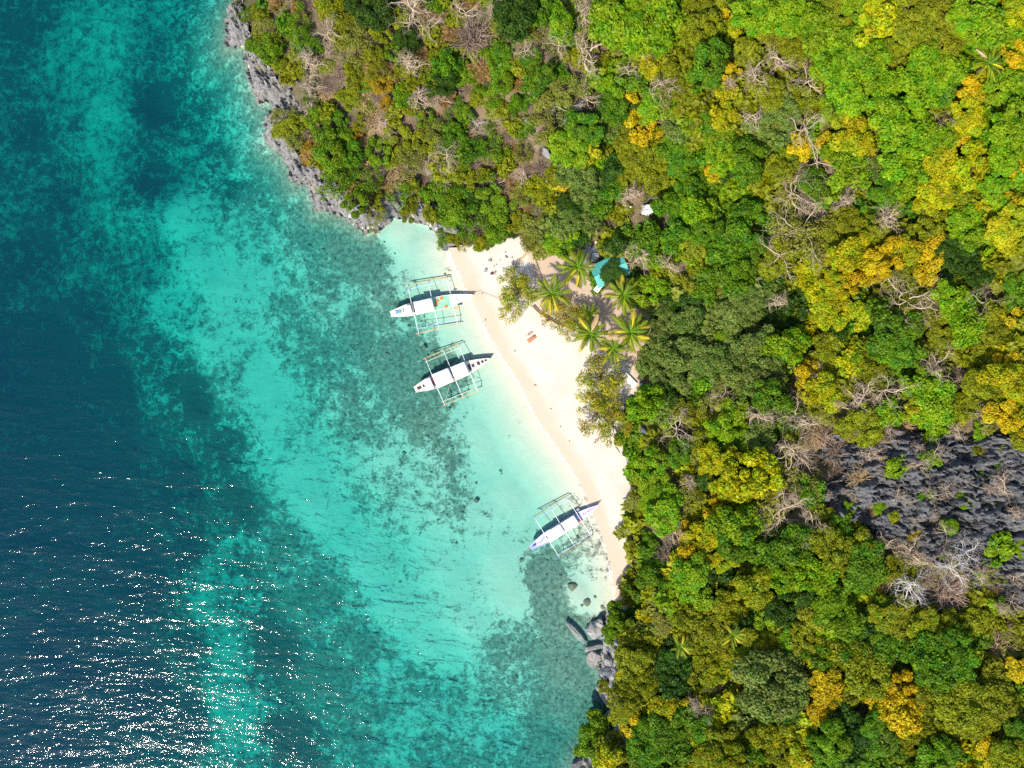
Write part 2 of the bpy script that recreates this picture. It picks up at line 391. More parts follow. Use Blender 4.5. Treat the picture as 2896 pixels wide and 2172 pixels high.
# nn ~ 1.0 +- .2 ; cover shifts the threshold
cv = attr(nt, 'cover')
thr = math_n(nt, 'SUBTRACT', math_n(nt, 'ADD', nn, math_n(nt, 'MULTIPLY', cv, .62)), 1.31)
msk = ramp(nt, math_n(nt, 'ADD', math_n(nt, 'MULTIPLY', thr, math_n(nt, 'SUBTRACT', 4.6, math_n(nt, 'MULTIPLY', math_n(nt, 'MINIMUM', attr(nt, 'depth'), 8.0), .32))), .5), [(.24, 0), (.76, 1)])
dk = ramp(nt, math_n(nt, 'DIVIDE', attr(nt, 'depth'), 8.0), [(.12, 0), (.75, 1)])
fine2 = ramp(nt, noise(nt, pw, 2.6, 5, .7, .4), [(.3, 0), (.7, 1)])
holes = ramp(nt, noise(nt, pw, 1.15, 6, .72, .6), [(.40, 0), (.60, 1)])
hl = math_n(nt, 'ADD', math_n(nt, 'MULTIPLY', holes, .40), .60)
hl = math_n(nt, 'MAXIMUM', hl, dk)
msk = math_n(nt, 'MULTIPLY', msk, hl)
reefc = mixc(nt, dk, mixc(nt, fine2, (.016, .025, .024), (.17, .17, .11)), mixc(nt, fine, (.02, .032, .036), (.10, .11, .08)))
c = mixc(nt, math_n(nt, 'MULTIPLY', msk, .95), s1, reefc)
nt.links.new(c, b.inputs['Base Color']); b.inputs['Roughness'].default_value = 1.0
bump(nt, b, mid, .5, .3)

# forest floor
M_FLOOR, nt, b = mat_new('forest_floor')
p = geo(nt)
n1 = noise(nt, p, 1.8, 8, .7, .4); n2 = noise(nt, p, .14, 5); n3 = noise(nt, p, 6.0, 5, .7)
c = mixc(nt, n1, (.10, .070, .042), (.30, .21, .125))
c = mixc(nt, ramp(nt, n2, [(.42, 0), (.62, 1)]), c, mixc(nt, n3, (.05, .055, .02), (.13, .13, .05)))
c = mixc(nt, ramp(nt, noise(nt, p, .5, 6, .7), [(.60, 0), (.68, 1)]), c, (.22, .21, .21))
nt.links.new(c, b.inputs['Base Color']); b.inputs['Roughness'].default_value = 1.0
bump(nt, b, n3, .9, .3)

for nm, mask, mat in (('beach', f_b, M_SAND), ('hillside', f_ins & ~f_b & ~f_c, M_FLOOR), ('seabed', ~f_ins, M_BED)):
    u, f = sub(mask)
    V = allV[u].copy()
    if nm == 'hillside':
        V[:, 2] -= np.where(kin.ravel()[u], .9, 0)       # the bare rock patch lies over this
    o = link(nm, mesh_np(nm, V, f, {k: a[u] for k, a in A.items()}, smooth=True), mat)
    tag(o, kind='structure')
# the far sea floor and land beyond the frame, as one ring
def ring(name, x0, x1, y0, y1, X0, X1, Y0, Y1, z, mat):
    V = [(x0, y0, z), (x1, y0, z), (x1, y1, z), (x0, y1, z), (X0, Y0, z), (X1, Y0, z), (X1, Y1, z), (X0, Y1, z)]
    F = [(0, 4, 5, 1), (1, 5, 6, 2), (2, 6, 7, 3), (3, 7, 4, 0)]
    return link(name, mesh_np(name, V, F, {'cover': [.95] * 8, 'depth': [24] * 8}), mat)
tag(ring('deep_seabed', gx[0] + .5, gx[-1] - .5, gy[0] + .5, gy[-1] - .5, -900, 900, -900, 900, -24.0, M_BED), kind='structure')

# bare rock, finer than the ground grid, standing on it
def rock_patch(name, mask_fn, x0, x1, y0, y1, step, detail, mat):
    xs = np.arange(x0, x1, step); ys = np.arange(y0, y1, step)
    X, Y = np.meshgrid(xs, ys)
    z = zat_np(X, Y); m = mask_fn(X, Y, z)
    Z = detail(X, Y, z, m)
    n_y, n_x = X.shape; ii = np.arange(n_x * n_y).reshape(n_y, n_x)
    Q = np.stack([ii[:-1, :-1], ii[:-1, 1:], ii[1:, 1:], ii[1:, :-1]], -1).reshape(-1, 4)
    keep = (m.ravel()[Q] > 0).any(1)
    f = Q[keep]; u, inv = np.unique(f, return_inverse=True)
    V = np.stack([X, Y, Z], -1).reshape(-1, 3)[u]
    return tag(link(name, mesh_np(name, V, inv.reshape(f.shape), smooth=False), mat), kind='structure')
def cliff_mask(X, Y, z):
    px, py = PX(X, Y, 0.0)
    dc = np.minimum(pdist(CLIFF_N, px, py), pdist(COAST_S, px, py)) * MPP; ds = pdist(SHORE, px, py) * MPP
    ins = inside(LAND, px, py)
    edge = 3.9 + (fbm(X * .25, Y * .25, 3, 41) - .5) * 5.5
    near = np.where(ins, dc < edge, dc < .55 + (fbm(X * .9, Y * .9, 3, 44) - .5) * 1.6) & (dc < ds + .4) & ~inside(BEACH, px, py)
    return near.astype(float)
def cliff_detail(X, Y, z, m):
    r = fbm(X * .8 + .35 * Y, Y * .45, 4, 51, ridge=True); f = fbm(X * 2.1, Y * 2.1, 3, 55, ridge=True)
    z = np.where(z < 0, z * .25 - .05, z)
    cr = np.abs(vnoise(X * .7 + r, Y * .45 - X * .4, 57) - .5); cr2 = np.abs(vnoise(X * 1.6 + r, Y * 1.2, 58) - .5)
    return z + (r - .55) * 2.2 + (f - .5) * .85 + .3 - (1.2 * (1 - sstep(0, .10, cr)) + .6 * (1 - sstep(0, .1, cr2))) * sstep(.3, 1.5, z)
rock_patch('limestone_cliff', cliff_mask, -60, -9, 25, 78, .17, cliff_detail, M_CLIFF)
rock_patch('boulder_shore', cliff_mask, 12, 24, -80, -44, .2, cliff_detail, M_BOULDER)
def karst_mask(X, Y, z):
    px, py = PX(X, Y, z)
    d = pdist(KARST + [KARST[0]], px, py)
    return (inside(KARST, px, py) & (d > 40 * fbm(X * .3, Y * .3, 3, 61) - 8)).astype(float)
def karst_detail(X, Y, z, m):
    ca, sa = math.cos(R(-16)), math.sin(R(-16))
    u = X * ca - Y * sa; v = X * sa + Y * ca
    w = (fbm(X * .35, Y * .35, 3, 75) - .5) * 2.2
    r = fbm(u * .30 + w * .5, v * 1.05 + w, 5, 71, ridge=True); s = fbm(u * .12, v * .33 + w * .3, 3, 78, ridge=True)
    f = fbm(u * 1.1 + w, v * 3.2 + w, 3, 79, ridge=True)
    cr = np.abs(vnoise(u * .42 + w * .8, v * 1.5 + w * 1.3, 81) - .5); cr4 = np.abs(vnoise(u * .17 + w * .5, v * .55 + w * .8, 89) - .5); cr2 = np.abs(vnoise(u * .9 + w, v * 2.8 + w * 1.5, 83) - .5); cr3 = np.abs(vnoise(u * .8, v * .5, 85) - .5)
    pin = vnoise(u * 1.6, v * 3.5, 87) ** 3
    return z + (r - .6) * 1.5 + (s - .5) * 5.0 + (f - .5) * .6 + pin * 1.1 - 1.5 * (1 - sstep(0, .10, cr)) - .8 * (1 - sstep(0, .10, cr2)) - 1.0 * (1 - sstep(0, .05, cr3)) - 2.6 * (1 - sstep(0, .06, cr4)) + .7
rock_patch('karst_slope', karst_mask, 45, 105, -62, -4, .19, karst_detail, M_KARST)

# ------------------------------------------------------------------ the sea: one closed body of clear water
M_SEA, nt, b = mat_new('sea_water')
nt.nodes.remove(b)
p = geo(nt)
chop = attr(nt, 'chop')
swell = noise(nt, mapping(nt, p, (.10, .30, 1), (0, 0, R(10))), 1.0, 2, .5, .3)
rip = noise(nt, mapping(nt, p, (.42, 1.0, 1), (0, 0, R(14))), 1.0, 3, .5, .3)
cap = noise(nt, mapping(nt, p, (1.5, 2.2, 1), (0, 0, R(-14))), 1.0, 2, .5, .2)
hgt = math_n(nt, 'ADD', math_n(nt, 'ADD', math_n(nt, 'MULTIPLY', swell, .52), math_n(nt, 'MULTIPLY', rip, .18)), math_n(nt, 'MULTIPLY', cap, .056))
hgt = math_n(nt, 'MULTIPLY', hgt, chop)
bn = N(nt, 'ShaderNodeBump', Strength=1.0, Distance=1.0); nt.links.new(hgt, bn.inputs['Height'])
fr = N(nt, 'ShaderNodeFresnel', IOR=1.26); nt.links.new(bn.outputs[0], fr.inputs['Normal'])
gl = N(nt, 'ShaderNodeBsdfGlossy', Roughness=.05); gl.inputs['Color'].default_value = (.85, .85, .85, 1); nt.links.new(bn.outputs[0], gl.inputs['Normal'])
tp = N(nt, 'ShaderNodeBsdfTransparent')
mx = N(nt, 'ShaderNodeMixShader'); nt.links.new(fr.outputs[0], mx.inputs[0]); nt.links.new(tp.outputs[0], mx.inputs[1]); nt.links.new(gl.outputs[0], mx.inputs[2])
va = N(nt, 'ShaderNodeVolumeAbsorption', Density=.30); va.inputs['Color'].default_value = (0.0, .848, .856, 1)
vs = N(nt, 'ShaderNodeVolumeScatter', Density=.019); vs.inputs['Color'].default_value = (.0, .40, .98, 1)
vadd = N(nt, 'ShaderNodeAddShader'); nt.links.new(va.outputs[0], vadd.inputs[0]); nt.links.new(vs.outputs[0], vadd.inputs[1])
nt.links.new(mx.outputs[0], nt.nodes['Material Output'].inputs['Surface'])
nt.links.new(vadd.outputs[0], nt.nodes['Material Output'].inputs['Volume'])
xs = np.unique(np.concatenate([np.linspace(-900, -130, 10), np.arange(-130, 61, 2.0), np.linspace(61, 900, 10)]))
ys = np.unique(np.concatenate([np.linspace(-900, -104, 10), np.arange(-104, 105, 2.0), np.linspace(105, 900, 10)]))
X, Y = np.meshgrid(xs, ys); n_y, n_x = X.shape
px, py = PX(X, Y, 0.0)
ch = .10 + .90 * sstep(6, 45, np.minimum(pdist(SHORE, px, py) * MPP, pdist(SHORE, px, py) * MPP))
ch = ch * (.40 + .60 * sstep(900, 1700, py + (700 - px) * .3))
top = np.stack([X, Y, np.zeros_like(X)], -1).reshape(-1, 3); bot = top.copy(); bot[:, 2] = -60
ii = np.arange(n_x * n_y).reshape(n_y, n_x); nb = n_x * n_y
Q = np.stack([ii[:-1, :-1], ii[:-1, 1:], ii[1:, 1:], ii[1:, :-1]], -1).reshape(-1, 4)
edge = np.concatenate([ii[0, :], ii[1:, -1], ii[-1, -2::-1], ii[-2:0:-1, 0]])
e2 = np.roll(edge, -1)
side = np.stack([edge, edge + nb, e2 + nb, e2], -1)
F = np.concatenate([Q, Q[:, ::-1] + nb, side])
tag(link('sea', mesh_np('sea', np.concatenate([top, bot]), F, {'chop': np.concatenate([ch.ravel(), ch.ravel()])}), M_SEA), kind='structure')

# ------------------------------------------------------------------ plants: prototypes
def cards(Pn, Nn, size, tint, jit=.75, asp=(.55, 1.0)):
    """leaf clump cards at points Pn facing roughly Nn"""
    n = len(Pn)
    nrm = Nn + rng.normal(0, jit, (n, 3)); nrm /= np.linalg.norm(nrm, axis=1)[:, None] + 1e-9
    a = np.cross(nrm, rng.normal(0, 1, (n, 3))); a /= np.linalg.norm(a, axis=1)[:, None] + 1e-9
    bb = np.cross(nrm, a)
    s = size * rng.uniform(.65, 1.35, (n, 1)); w = s * rng.uniform(asp[0], asp[1], (n, 1))
    cup = nrm * s * .25
    V = np.stack([Pn - a * s - cup, Pn - bb * w * .8 + a * s * .1, Pn + a * s - cup, Pn + bb * w * .8 + a * s * .1], 1).reshape(-1, 3)
    F = np.arange(4 * n).reshape(n, 4)
    return V, F, np.repeat(tint, 4)
def crown_mesh(name, seed, lobes=14, lobe_r=(.26, .42), ncard=6500, size=.075, flat=.62, fill=.25, spread=1.0):
    global rng
    rng = np.random.default_rng(seed)
    cs = []
    tries = 0
    while len(cs) < lobes and tries < 4000:
        tries += 1
        t = rng.uniform(0, 2 * math.pi); rr = math.sqrt(rng.uniform(0, 1)) * .82 * spread * (1 + .20 * math.sin(2 * t + seed * 1.7) + .13 * math.sin(3 * t + seed * 2.9))
        z = flat * math.sqrt(max(.05, 1 - rr * rr)) * rng.uniform(.50, 1.12)
        c = np.array([rr * math.cos(t) * (1 + .12 * math.sin(2 * t + seed)), rr * math.sin(t), z - .15])
        if all(np.linalg.norm(c[:2] - q[:2]) > .20 for q in cs) or tries > 3000: cs.append(c)
    cs = np.array(cs); lr = rng.uniform(*lobe_r, len(cs)); lt = rng.uniform(0, 1, len(cs))
    k = rng.choice(len(cs), ncard, p=lr ** 2 / (lr ** 2).sum())
    d = rng.normal(0, 1, (ncard, 3)); d[:, 2] = np.abs(d[:, 2]) * 1.1 - .35; d /= np.linalg.norm(d, axis=1)[:, None]
    # secondary clumps: pull directions towards a few bud directions per lobe
    bud = rng.normal(0, 1, (len(cs), 12, 3)); bud[..., 2] = np.abs(bud[..., 2]) - .1; bud /= np.linalg.norm(bud, axis=2)[..., None]
    dots = np.einsum('nij,nj->ni', bud[k], d); bi = dots.argmax(1); bs = dots.max(1)
    rad = lr[k] * (1.10 - 1.0 * np.clip(1 - bs, 0, .5) + rng.normal(0, .05, ncard))
    inner = rng.uniform(0, 1, ncard) < fill
    rad = np.where(inner, rad * rng.uniform(.35, .9, ncard), rad)
    Pn = cs[k] + d * rad[:, None] * np.array([1, 1, .85])
    btint = rng.uniform(0, 1, (len(cs), 12))[k, bi]
    tint = np.clip(.5 * lt[k] + .3 * btint + .2 * rng.uniform(0, 1, ncard), 0, 1)
    V, F, T = cards(Pn, d * .9 + np.array([0, 0, .35]), size, tint)
    return mesh_np(name, V, F, {'tint': T})
def tube_np(path, rad, n=5):
    path = np.asarray(path); rad = np.asarray(rad)
    d = np.gradient(path, axis=0); d /= np.linalg.norm(d, axis=1)[:, None] + 1e-9
    ref = np.where(np.abs(d[:, 2:3]) > .9, np.array([[1., 0, 0]]), np.array([[0, 0, 1.]]))
    a = np.cross(d, ref); a /= np.linalg.norm(a, axis=1)[:, None] + 1e-9; bb = np.cross(d, a)
    th = np.arange(n) * 2 * math.pi / n
    V = path[:, None] + rad[:, None, None] * (np.cos(th)[None, :, None] * a[:, None] + np.sin(th)[None, :, None] * bb[:, None])
    m = len(path); ii = np.arange(m * n).reshape(m, n); j = (np.arange(n) + 1) % n
    F = np.stack([ii[:-1], ii[:-1][:, j], ii[1:][:, j], ii[1:]], -1).reshape(-1, 4)
    return V.reshape(-1, 3), F
def join(parts):
    Vs, Fs, o = [], [], 0
    for V, F in parts: Vs.append(V); Fs.append(F + o); o += len(V)
    return np.concatenate(Vs), np.concatenate(Fs)
def wander(start, d, L, n, curl, lift, r):
    p = [np.array(start, float)]; d = np.array(d, float); ax = rng.normal(0, 1, 3) * curl
    for i in range(n):
        ax = ax * .6 + rng.normal(0, 1, 3) * curl * .8
        d = d + ax + np.array([0, 0, lift]); d /= np.linalg.norm(d)
        p.append(p[-1] + d * L / n)
    return np.array(p), np.linspace(r, r * .45, n + 1), d
def limb(start, d, L, r, depth, out, curl=.34, twigs=(4, 4)):
    path, rad, _ = wander(start, d, L, 7 if depth else 5, curl, -.01, r)
    out.append(tube_np(path, rad, 5 if depth > 1 else 3))
    if depth == 0: return
    for i in range(twigs[0] if depth > 1 else twigs[1]):
        k = rng.integers(2, len(path)); t = path[k] - path[k - 1]; t /= np.linalg.norm(t)
        nd = t + rng.normal(0, .62, 3) + np.array([0, 0, .12]); nd /= np.linalg.norm(nd)
        limb(path[k], nd, L * rng.uniform(.42, .72), rad[k] * .62, depth - 1, out, curl, twigs)
def bare_proto(seed, nl=6, r=.045, rise=.35, curl=.34, twigs=(7, 6), depth=2):
    """unit-size leafless tree: trunk mesh and one mesh per main limb"""
    global rng
    rng = np.random.default_rng(seed)
    lean = rng.normal(0, .12, 2)
    tp = np.array([[0, 0, -1.0], [lean[0] * .3, lean[1] * .3, -.6], [lean[0], lean[1], -.1], [lean[0] * 1.2, lean[1] * 1.2, .05]])
    V, F = tube_np(tp, [r * 2.3, r * 1.9, r * 1.6, r * 1.3], 7)
    tr = mesh_np('trunk', V, F, smooth=True)
    ls = []
    a0 = rng.uniform(0, 6.28)
    for i in range(nl):
        a = a0 + 2 * math.pi * i / nl + rng.normal(0, .3); out = []
        limb(tp[2] + np.array([0, 0, rng.uniform(-.15, .1)]), (math.cos(a), math.sin(a), rise * rng.uniform(.5, 1.6)), rng.uniform(.62, .98), r * rng.uniform(.8, 1.25), depth, out, curl, twigs)
        V, F = join(out); ls.append(mesh_np('branch', V, F, smooth=True))
    return tr, ls
def dry_proto(seed, n=260):
    global rng
    rng = np.random.default_rng(seed); out = []
    hubs = rng.normal(0, .28, (5, 3)); hubs[:, 2] = -.3
    for i in range(n):
        h = hubs[rng.integers(5)]; a = rng.uniform(0, 6.28); e = rng.uniform(.1, 1.3)
        path, rad, _ = wander(h, (math.cos(a) * math.cos(e), math.sin(a) * math.cos(e), math.sin(e)), rng.uniform(.45, .95), 5, .26, -.03, .016)
        out.append(tube_np(path, rad, 3))
    V, F = join(out); return mesh_np('dry_shrub', V, F)
def trunk_mesh(seed):
    global rng
    rng = np.random.default_rng(seed); out = []
    b = rng.normal(0, .1, 2)
    out.append(tube_np([[0, 0, -1.15], [b[0] * .3, b[1] * .3, -.7], [b[0], b[1], -.2], [b[0], b[1], .1]], [.09, .07, .055, .03], 7))
    for i in range(6):
        a = i * 1.05 + rng.normal(0, .3)
        path, rad, _ = wander((b[0] * .8, b[1] * .8, -.3), (math.cos(a), math.sin(a), .75), .75, 5, .2, 0, .035)
        out.append(tube_np(path, rad, 4))
    V, F = join(out); return mesh_np('trunk', V, F, smooth=True)

CR = {
 'lobed': [crown_mesh('crown_lobed', 100 + i, 15 + i % 4 * 3, (.20, .35), 7200, .058, .58) for i in range(10)],
 'fine': [crown_mesh('crown_fine', 200 + i, 28, (.15, .27), 8400, .044, .52, .2) for i in range(7)],
 'loose': [crown_mesh('crown_loose', 300 + i, 12 + i, (.18, .30), 4400, .054, .50, .3, 1.04) for i in range(6)],
 'sparse': [crown_mesh('crown_sparse', 400 + i, 22, (.16, .30), 2900, .036, .40, .5, 1.1) for i in range(4)],
 'wispy': [crown_mesh('crown_wispy', 500 + i, 16, (.18, .30), 2600, .036, .45, .5, 1.05) for i in range(4)],
}
TRUNKS = [trunk_mesh(600 + i) for i in range(4)]
BARE = [bare_proto(700 + i, 6 + i % 3, .018 + .004 * (i % 3), (.25, .4, .6)[i % 3], (.30, .42, .36)[i % 3]) for i in range(8)]
DRY = [dry_proto(800 + i) for i in range(5)]

# ------------------------------------------------------------------ plants: where they stand
#   per window of the photograph: origin x, y and scale, then x,y,radius + kind
WIN = [
(900,0,3.687,"140,60,130y 550,90,190d 740,45,45y 280,210,110v 350,350,120t 100,300,150w 60,500,100w 960,100,220w 1140,260,140w 930,420,130d 650,340,100v 790,560,100l 980,640,160w 550,300,100w 420,510,150t 600,570,110v 660,760,110v 580,820,75o 690,910,100o 880,1000,110l 1240,600,90v 1330,680,150g 1290,850,150d 1520,780,110l 1700,380,260r 1700,370,250w 1540,130,150w 1560,930,110r 1820,80,110w 2050,180,190d 2150,380,70l 2160,520,110w 1820,620,90l 1930,570,80g 1920,800,130l 1730,850,90g 2050,820,60o 2110,880,60o 1840,1020,90l 2080,1090,100g 2200,620,100g 400,850,130v 470,860,70g 250,720,150r 150,880,120r 80,1040,130r 330,1040,110v 480,1010,110r 700,1080,60o 1070,1000,150w 1280,1020,100w 1320,1080,40y 980,1120,90y 1520,1200,90l 1380,1100,90g 1790,1140,90r 1660,1290,80x 1590,1380,140r 200,1200,90g 470,1280,90v 280,1440,80l 410,1430,60o 620,1250,160r 700,1330,120w 110,1580,170l 360,1600,150g 640,1590,140l 550,1480,110r 830,1420,120v 1120,1230,90l 1180,1370,140t 1400,1420,120g 1080,1480,130v 1340,1600,140w 930,1600,130t 1600,1600,120g 1830,1560,150l 2120,1560,110t 1990,1390,110r 2130,1390,60l 2160,1250,60w 1780,1330,70l 1180,780,110v 1000,850,90v 1680,1000,90v"),
(900,350,3.687,"330,430,140g 220,620,160l 520,590,130l 400,830,140l 960,400,150t 740,560,140r 640,760,90r 850,770,120l 980,870,110v 620,810,70v 590,980,110t 700,970,70w 1130,390,120w 1310,560,130w 1160,760,110l 1320,700,140l 1720,640,140l 1560,850,160g 1550,1000,160g 1420,920,140l 1870,870,130l 1720,760,110d 1200,940,100v 1850,1100,140l 1520,1230,110y 1300,1190,80l 1420,1190,100v 1680,1240,80y 1650,1130,80r 1860,600,100w 1960,680,120r 2110,560,110w 2050,900,130r 2080,1010,110v 2150,760,110t 2020,1130,70d 2160,1190,90t 1520,560,110v"),
(1300,0,2.765,"620,60,120g 580,150,90v 780,180,100l 700,60,80g 950,70,110w 930,260,60o 1080,390,170w 1250,150,170l 1480,130,180l 1350,300,150l 1560,300,110l 1330,540,90w 1480,420,70w 780,330,100w 620,600,120g 850,500,130r 1000,500,90r 1500,500,90y 1640,700,150w 1640,700,150t 1700,520,90v 1850,60,110v 2030,150,80o 2120,230,80y 2000,40,90v 1900,250,150v 1950,480,150g 1930,610,90g 2110,560,70o 2130,650,60w 2090,720,70y 1200,700,100l 1340,740,70o 1550,830,120l 1200,850,110g 800,700,110t 1000,750,100w 860,840,100x 1120,820,90d 1430,1000,130o 1070,1100,90r 1720,960,110b 2060,900,90y 1950,950,90g 2020,1110,100l 2160,1140,80l 2060,1230,100l 1850,1050,90v 980,1000,120g 1160,980,100b 700,1000,110t 600,1080,70w 850,1180,110l 1000,1170,90y 1350,1230,120v 1500,1290,130v 1700,1200,110g 1200,1300,90d 930,1370,130b 760,1350,80v 1300,1390,110v 1570,1380,110v 1000,1500,110b 1150,1470,100g 780,1420,70o 840,1540,60o 900,1590,100d 550,1560,130t 650,1470,90y 1330,1500,100w 1640,1600,110g 1780,1450,110g 1800,1590,110g 2010,1350,70o 2100,1350,80d 2120,1510,70l 1080,1350,100d 1750,700,100v 1420,640,90g 1550,1100,90v 1280,1080,100v"),
(2096,0,2.765,"120,120,140l 370,120,130l 250,250,120v 400,330,110v 620,190,140l 800,80,110v 940,60,120l 660,350,150l 830,330,120l 1050,140,140y 1330,120,180v 1540,150,160v 1280,300,120v 1550,330,150v 1790,110,150l 1960,200,150l 1870,330,120l 2130,100,100y 2150,420,90o 60,400,90v 140,590,130w 320,420,130w 540,600,150w 310,870,120b 100,870,110w 520,980,150w 720,540,140l 950,520,120l 1420,480,110l 1560,560,140l 850,720,150l 1100,720,120l 1350,720,150l 1530,700,110g 1780,700,130o 2080,680,110l 1900,640,80y 2160,780,80l 780,870,100l 1230,950,170l 1360,1040,120l 870,1060,150y 720,1130,90o 460,1160,90o 230,1190,110r 620,1260,130w 330,1290,110v 830,1330,150l 1000,1240,110b 1220,1220,140l 1290,1400,130l 1580,960,100w 1720,1040,110o 1780,920,110y 2130,950,130l 1560,1080,120l 1580,1250,140y 1780,1300,130y 2050,1240,120l 2160,1330,80o 1820,1390,90y 1990,1340,80l 40,1200,120g 60,1320,110g 420,1500,170w 560,1580,120w 920,1400,110w 1130,1500,100g 1560,1500,140y 1760,1540,130v 1990,1500,110l 2080,1580,80o 800,1560,90w 220,720,120v 420,780,110v 1080,420,90l 1700,560,90g 560,1440,110g 2060,1040,100l"),
(2096,600,2.765,"60,300,110g 540,150,220w 520,180,200t 330,330,160w 300,360,130v 560,450,110y 600,300,110v 1170,50,120w 1180,330,150o 1080,420,130o 980,520,110o 1450,330,130o 1300,300,100y 1300,460,110v 860,300,120y 700,200,110v 1450,100,130v 1750,80,130l 1900,180,110l 2090,120,110y 2080,230,90y 1640,300,110d 1850,480,110d 2150,530,80g 640,640,150y 780,560,120y 560,520,90y 740,800,130y 960,800,90y 1330,690,200w 1440,820,120w 1180,650,110v 1350,750,150v 1640,700,130l 1750,880,140l 1620,610,70l 1950,700,120w 1990,950,100v 2130,830,70o 2160,700,70g 100,680,110b 60,820,110b 290,680,90w 300,850,110d 450,770,90d 370,1060,150l 100,1120,170b 180,1280,150b 60,1330,110b 700,1060,110v 1180,900,160g 1100,1050,110g 1240,1080,140g 960,1130,80l 860,1190,90y 860,1060,60y 1050,1200,110v 500,1280,130o 500,1290,110x 650,1400,120y 620,1260,80w 240,1460,130g 1620,1200,150w 1750,1280,100r 1900,1050,110v 2110,1200,110o 1900,1330,120v 2100,1320,120y 1400,1360,120l 1500,1500,140l 1400,1520,110y 1180,1400,150w 1000,1450,150w 900,1540,130w 500,1550,150w 1170,1580,90l 1750,1520,110v 1900,1560,100w 2080,1540,110o 180,1560,120w 1600,1400,100v 800,950,80d 1580,950,100v 1050,100,100v 850,80,100v 2000,780,90v"),
(2196,1150,2.553,"620,130,120v 810,80,70l 1470,160,60l 1700,90,110o 1760,220,70v 1350,180,80w 940,150,110r 320,200,130r 160,380,170w 440,330,120r 650,490,130r 880,430,65l 1120,390,65l 970,480,30l 765,370,25y 1080,630,50g 1365,680,55l 1590,400,50g 1480,510,45g 1570,730,35l 545,730,50l 740,720,45l 850,800,40y 1250,870,50l 470,860,70g 1690,560,110w 900,640,60w 1250,600,60w 1620,1040,85l 1770,1020,50l 1510,1120,45l 1280,1090,55l 1460,1190,40l 1390,1050,120x 1290,1190,130x 1040,1040,120w 790,1050,120w 200,600,120t 260,620,80g 130,740,130w 230,880,120w 370,1000,130v 560,1030,130v 640,1160,120g 480,1140,110v 840,1160,100v 1000,1360,140x 1300,1380,160r 800,1300,120r 290,1210,120l 80,1230,100l 1600,1430,65l 1600,1230,60t 1740,1560,80v 760,1480,80l 1100,1230,110r 1000,950,60o 1450,300,50v 1650,330,45y 600,640,60r"),
(2096,1572,2.765,"130,230,130y 210,110,90l 340,130,80y 590,150,120v 330,380,130d 200,520,80l 30,420,60y 700,380,110l 800,490,110l 850,420,90l 560,500,90v 380,650,80l 540,640,110v 90,720,110y 450,800,80r 620,800,90g 880,750,140g 1100,720,130g 960,900,170v 1100,930,120v 230,1000,220b 300,870,130b 100,1130,120b 640,1100,120o 680,1000,90o 800,1130,80v 580,1200,70o 950,1050,60o 1050,1150,110o 1250,1050,130o 1250,1200,150o 1380,1330,120v 1420,1450,110v 1430,1130,100v 1480,740,140g 1640,700,130g 1720,820,120g 1560,900,140g 1700,950,100v 1150,480,110y 1100,560,60y 1290,500,120v 1450,560,110y 1650,540,110v 1850,500,90v 1750,1150,180v 1950,1150,150v 1850,1280,150v 1650,1230,110v 2040,1000,80v 1050,1300,100g 1090,1390,120g 930,1400,110d 720,1430,120l 830,1400,60o 170,1390,100y 380,1380,80v 470,1560,90y 330,1540,110v 640,1570,100g 1230,1520,110v 1240,1600,90g 1500,1600,140l 1600,1520,110g 1950,1560,130o 2080,1550,130y 2150,1400,100g 2150,560,90v 2080,620,130r 2060,800,140r 2170,900,80o 1980,930,80v 80,1580,90g 500,1050,60y 1000,620,120d 960,540,90d 560,340,100d 1250,840,90d 800,1250,90d 420,1250,90d"),
(1700,1000,2.553,"350,60,110b 600,60,130b 450,180,100b 800,60,120b 1000,100,140b 1120,150,130b 1050,260,110b 720,200,80l 560,310,80d 700,340,70g 330,360,140l 870,320,110t 880,320,100w 970,420,80l 880,520,90l 1010,530,60l 560,550,140w 650,420,110v 1150,600,120b 1150,450,110r 560,720,90g 400,760,90l 300,850,80l 600,750,110t 500,850,90r 350,950,110l 340,1080,110l 230,1090,70t 450,1150,120l 640,950,70w 800,760,90y 900,780,90y 950,900,130y 1120,870,150y 1200,920,110v 1000,1010,100v 780,880,80d 860,1090,90o 820,1200,80o 600,1100,110t 590,1250,60o 640,1340,90o 500,1300,100w 750,1330,100y 1000,1250,130l 1020,1380,140g 860,1500,90y 650,1590,110l 310,1330,60g 330,1440,70g 370,1600,120g 500,1480,110r 1150,1130,130r 1350,1000,110w 1450,960,90v 1300,1200,110w 1480,1230,140w 1400,1400,120g 1180,1560,110l 1340,1580,100y 650,1460,80o 1230,750,100v 700,640,90v"),
(1700,1500,3.687,"400,640,100g 690,700,140r 950,440,130l 880,620,110l 1050,700,120l 1280,340,100y 1300,650,110y 1300,800,130y 1420,850,110y 1440,430,90v 1250,500,110d 500,900,110y 170,950,140l 130,1080,90l 330,1080,110t 670,1000,110t 900,930,130v 870,1080,110y 1100,1070,180v 950,1200,100v 780,1330,180d 1080,1300,130y 1280,1290,130y 1150,1440,150y 1300,1450,110y 1040,1550,100v 1560,1240,110v 1680,1220,80v 1750,970,100l 1900,840,150d 1960,1130,110l 2100,1170,110v 350,1350,150v 270,1480,100y 480,1560,130v 2050,1350,90r 2130,1560,80o 1500,1000,110d 360,850,70d 250,1230,90v"),
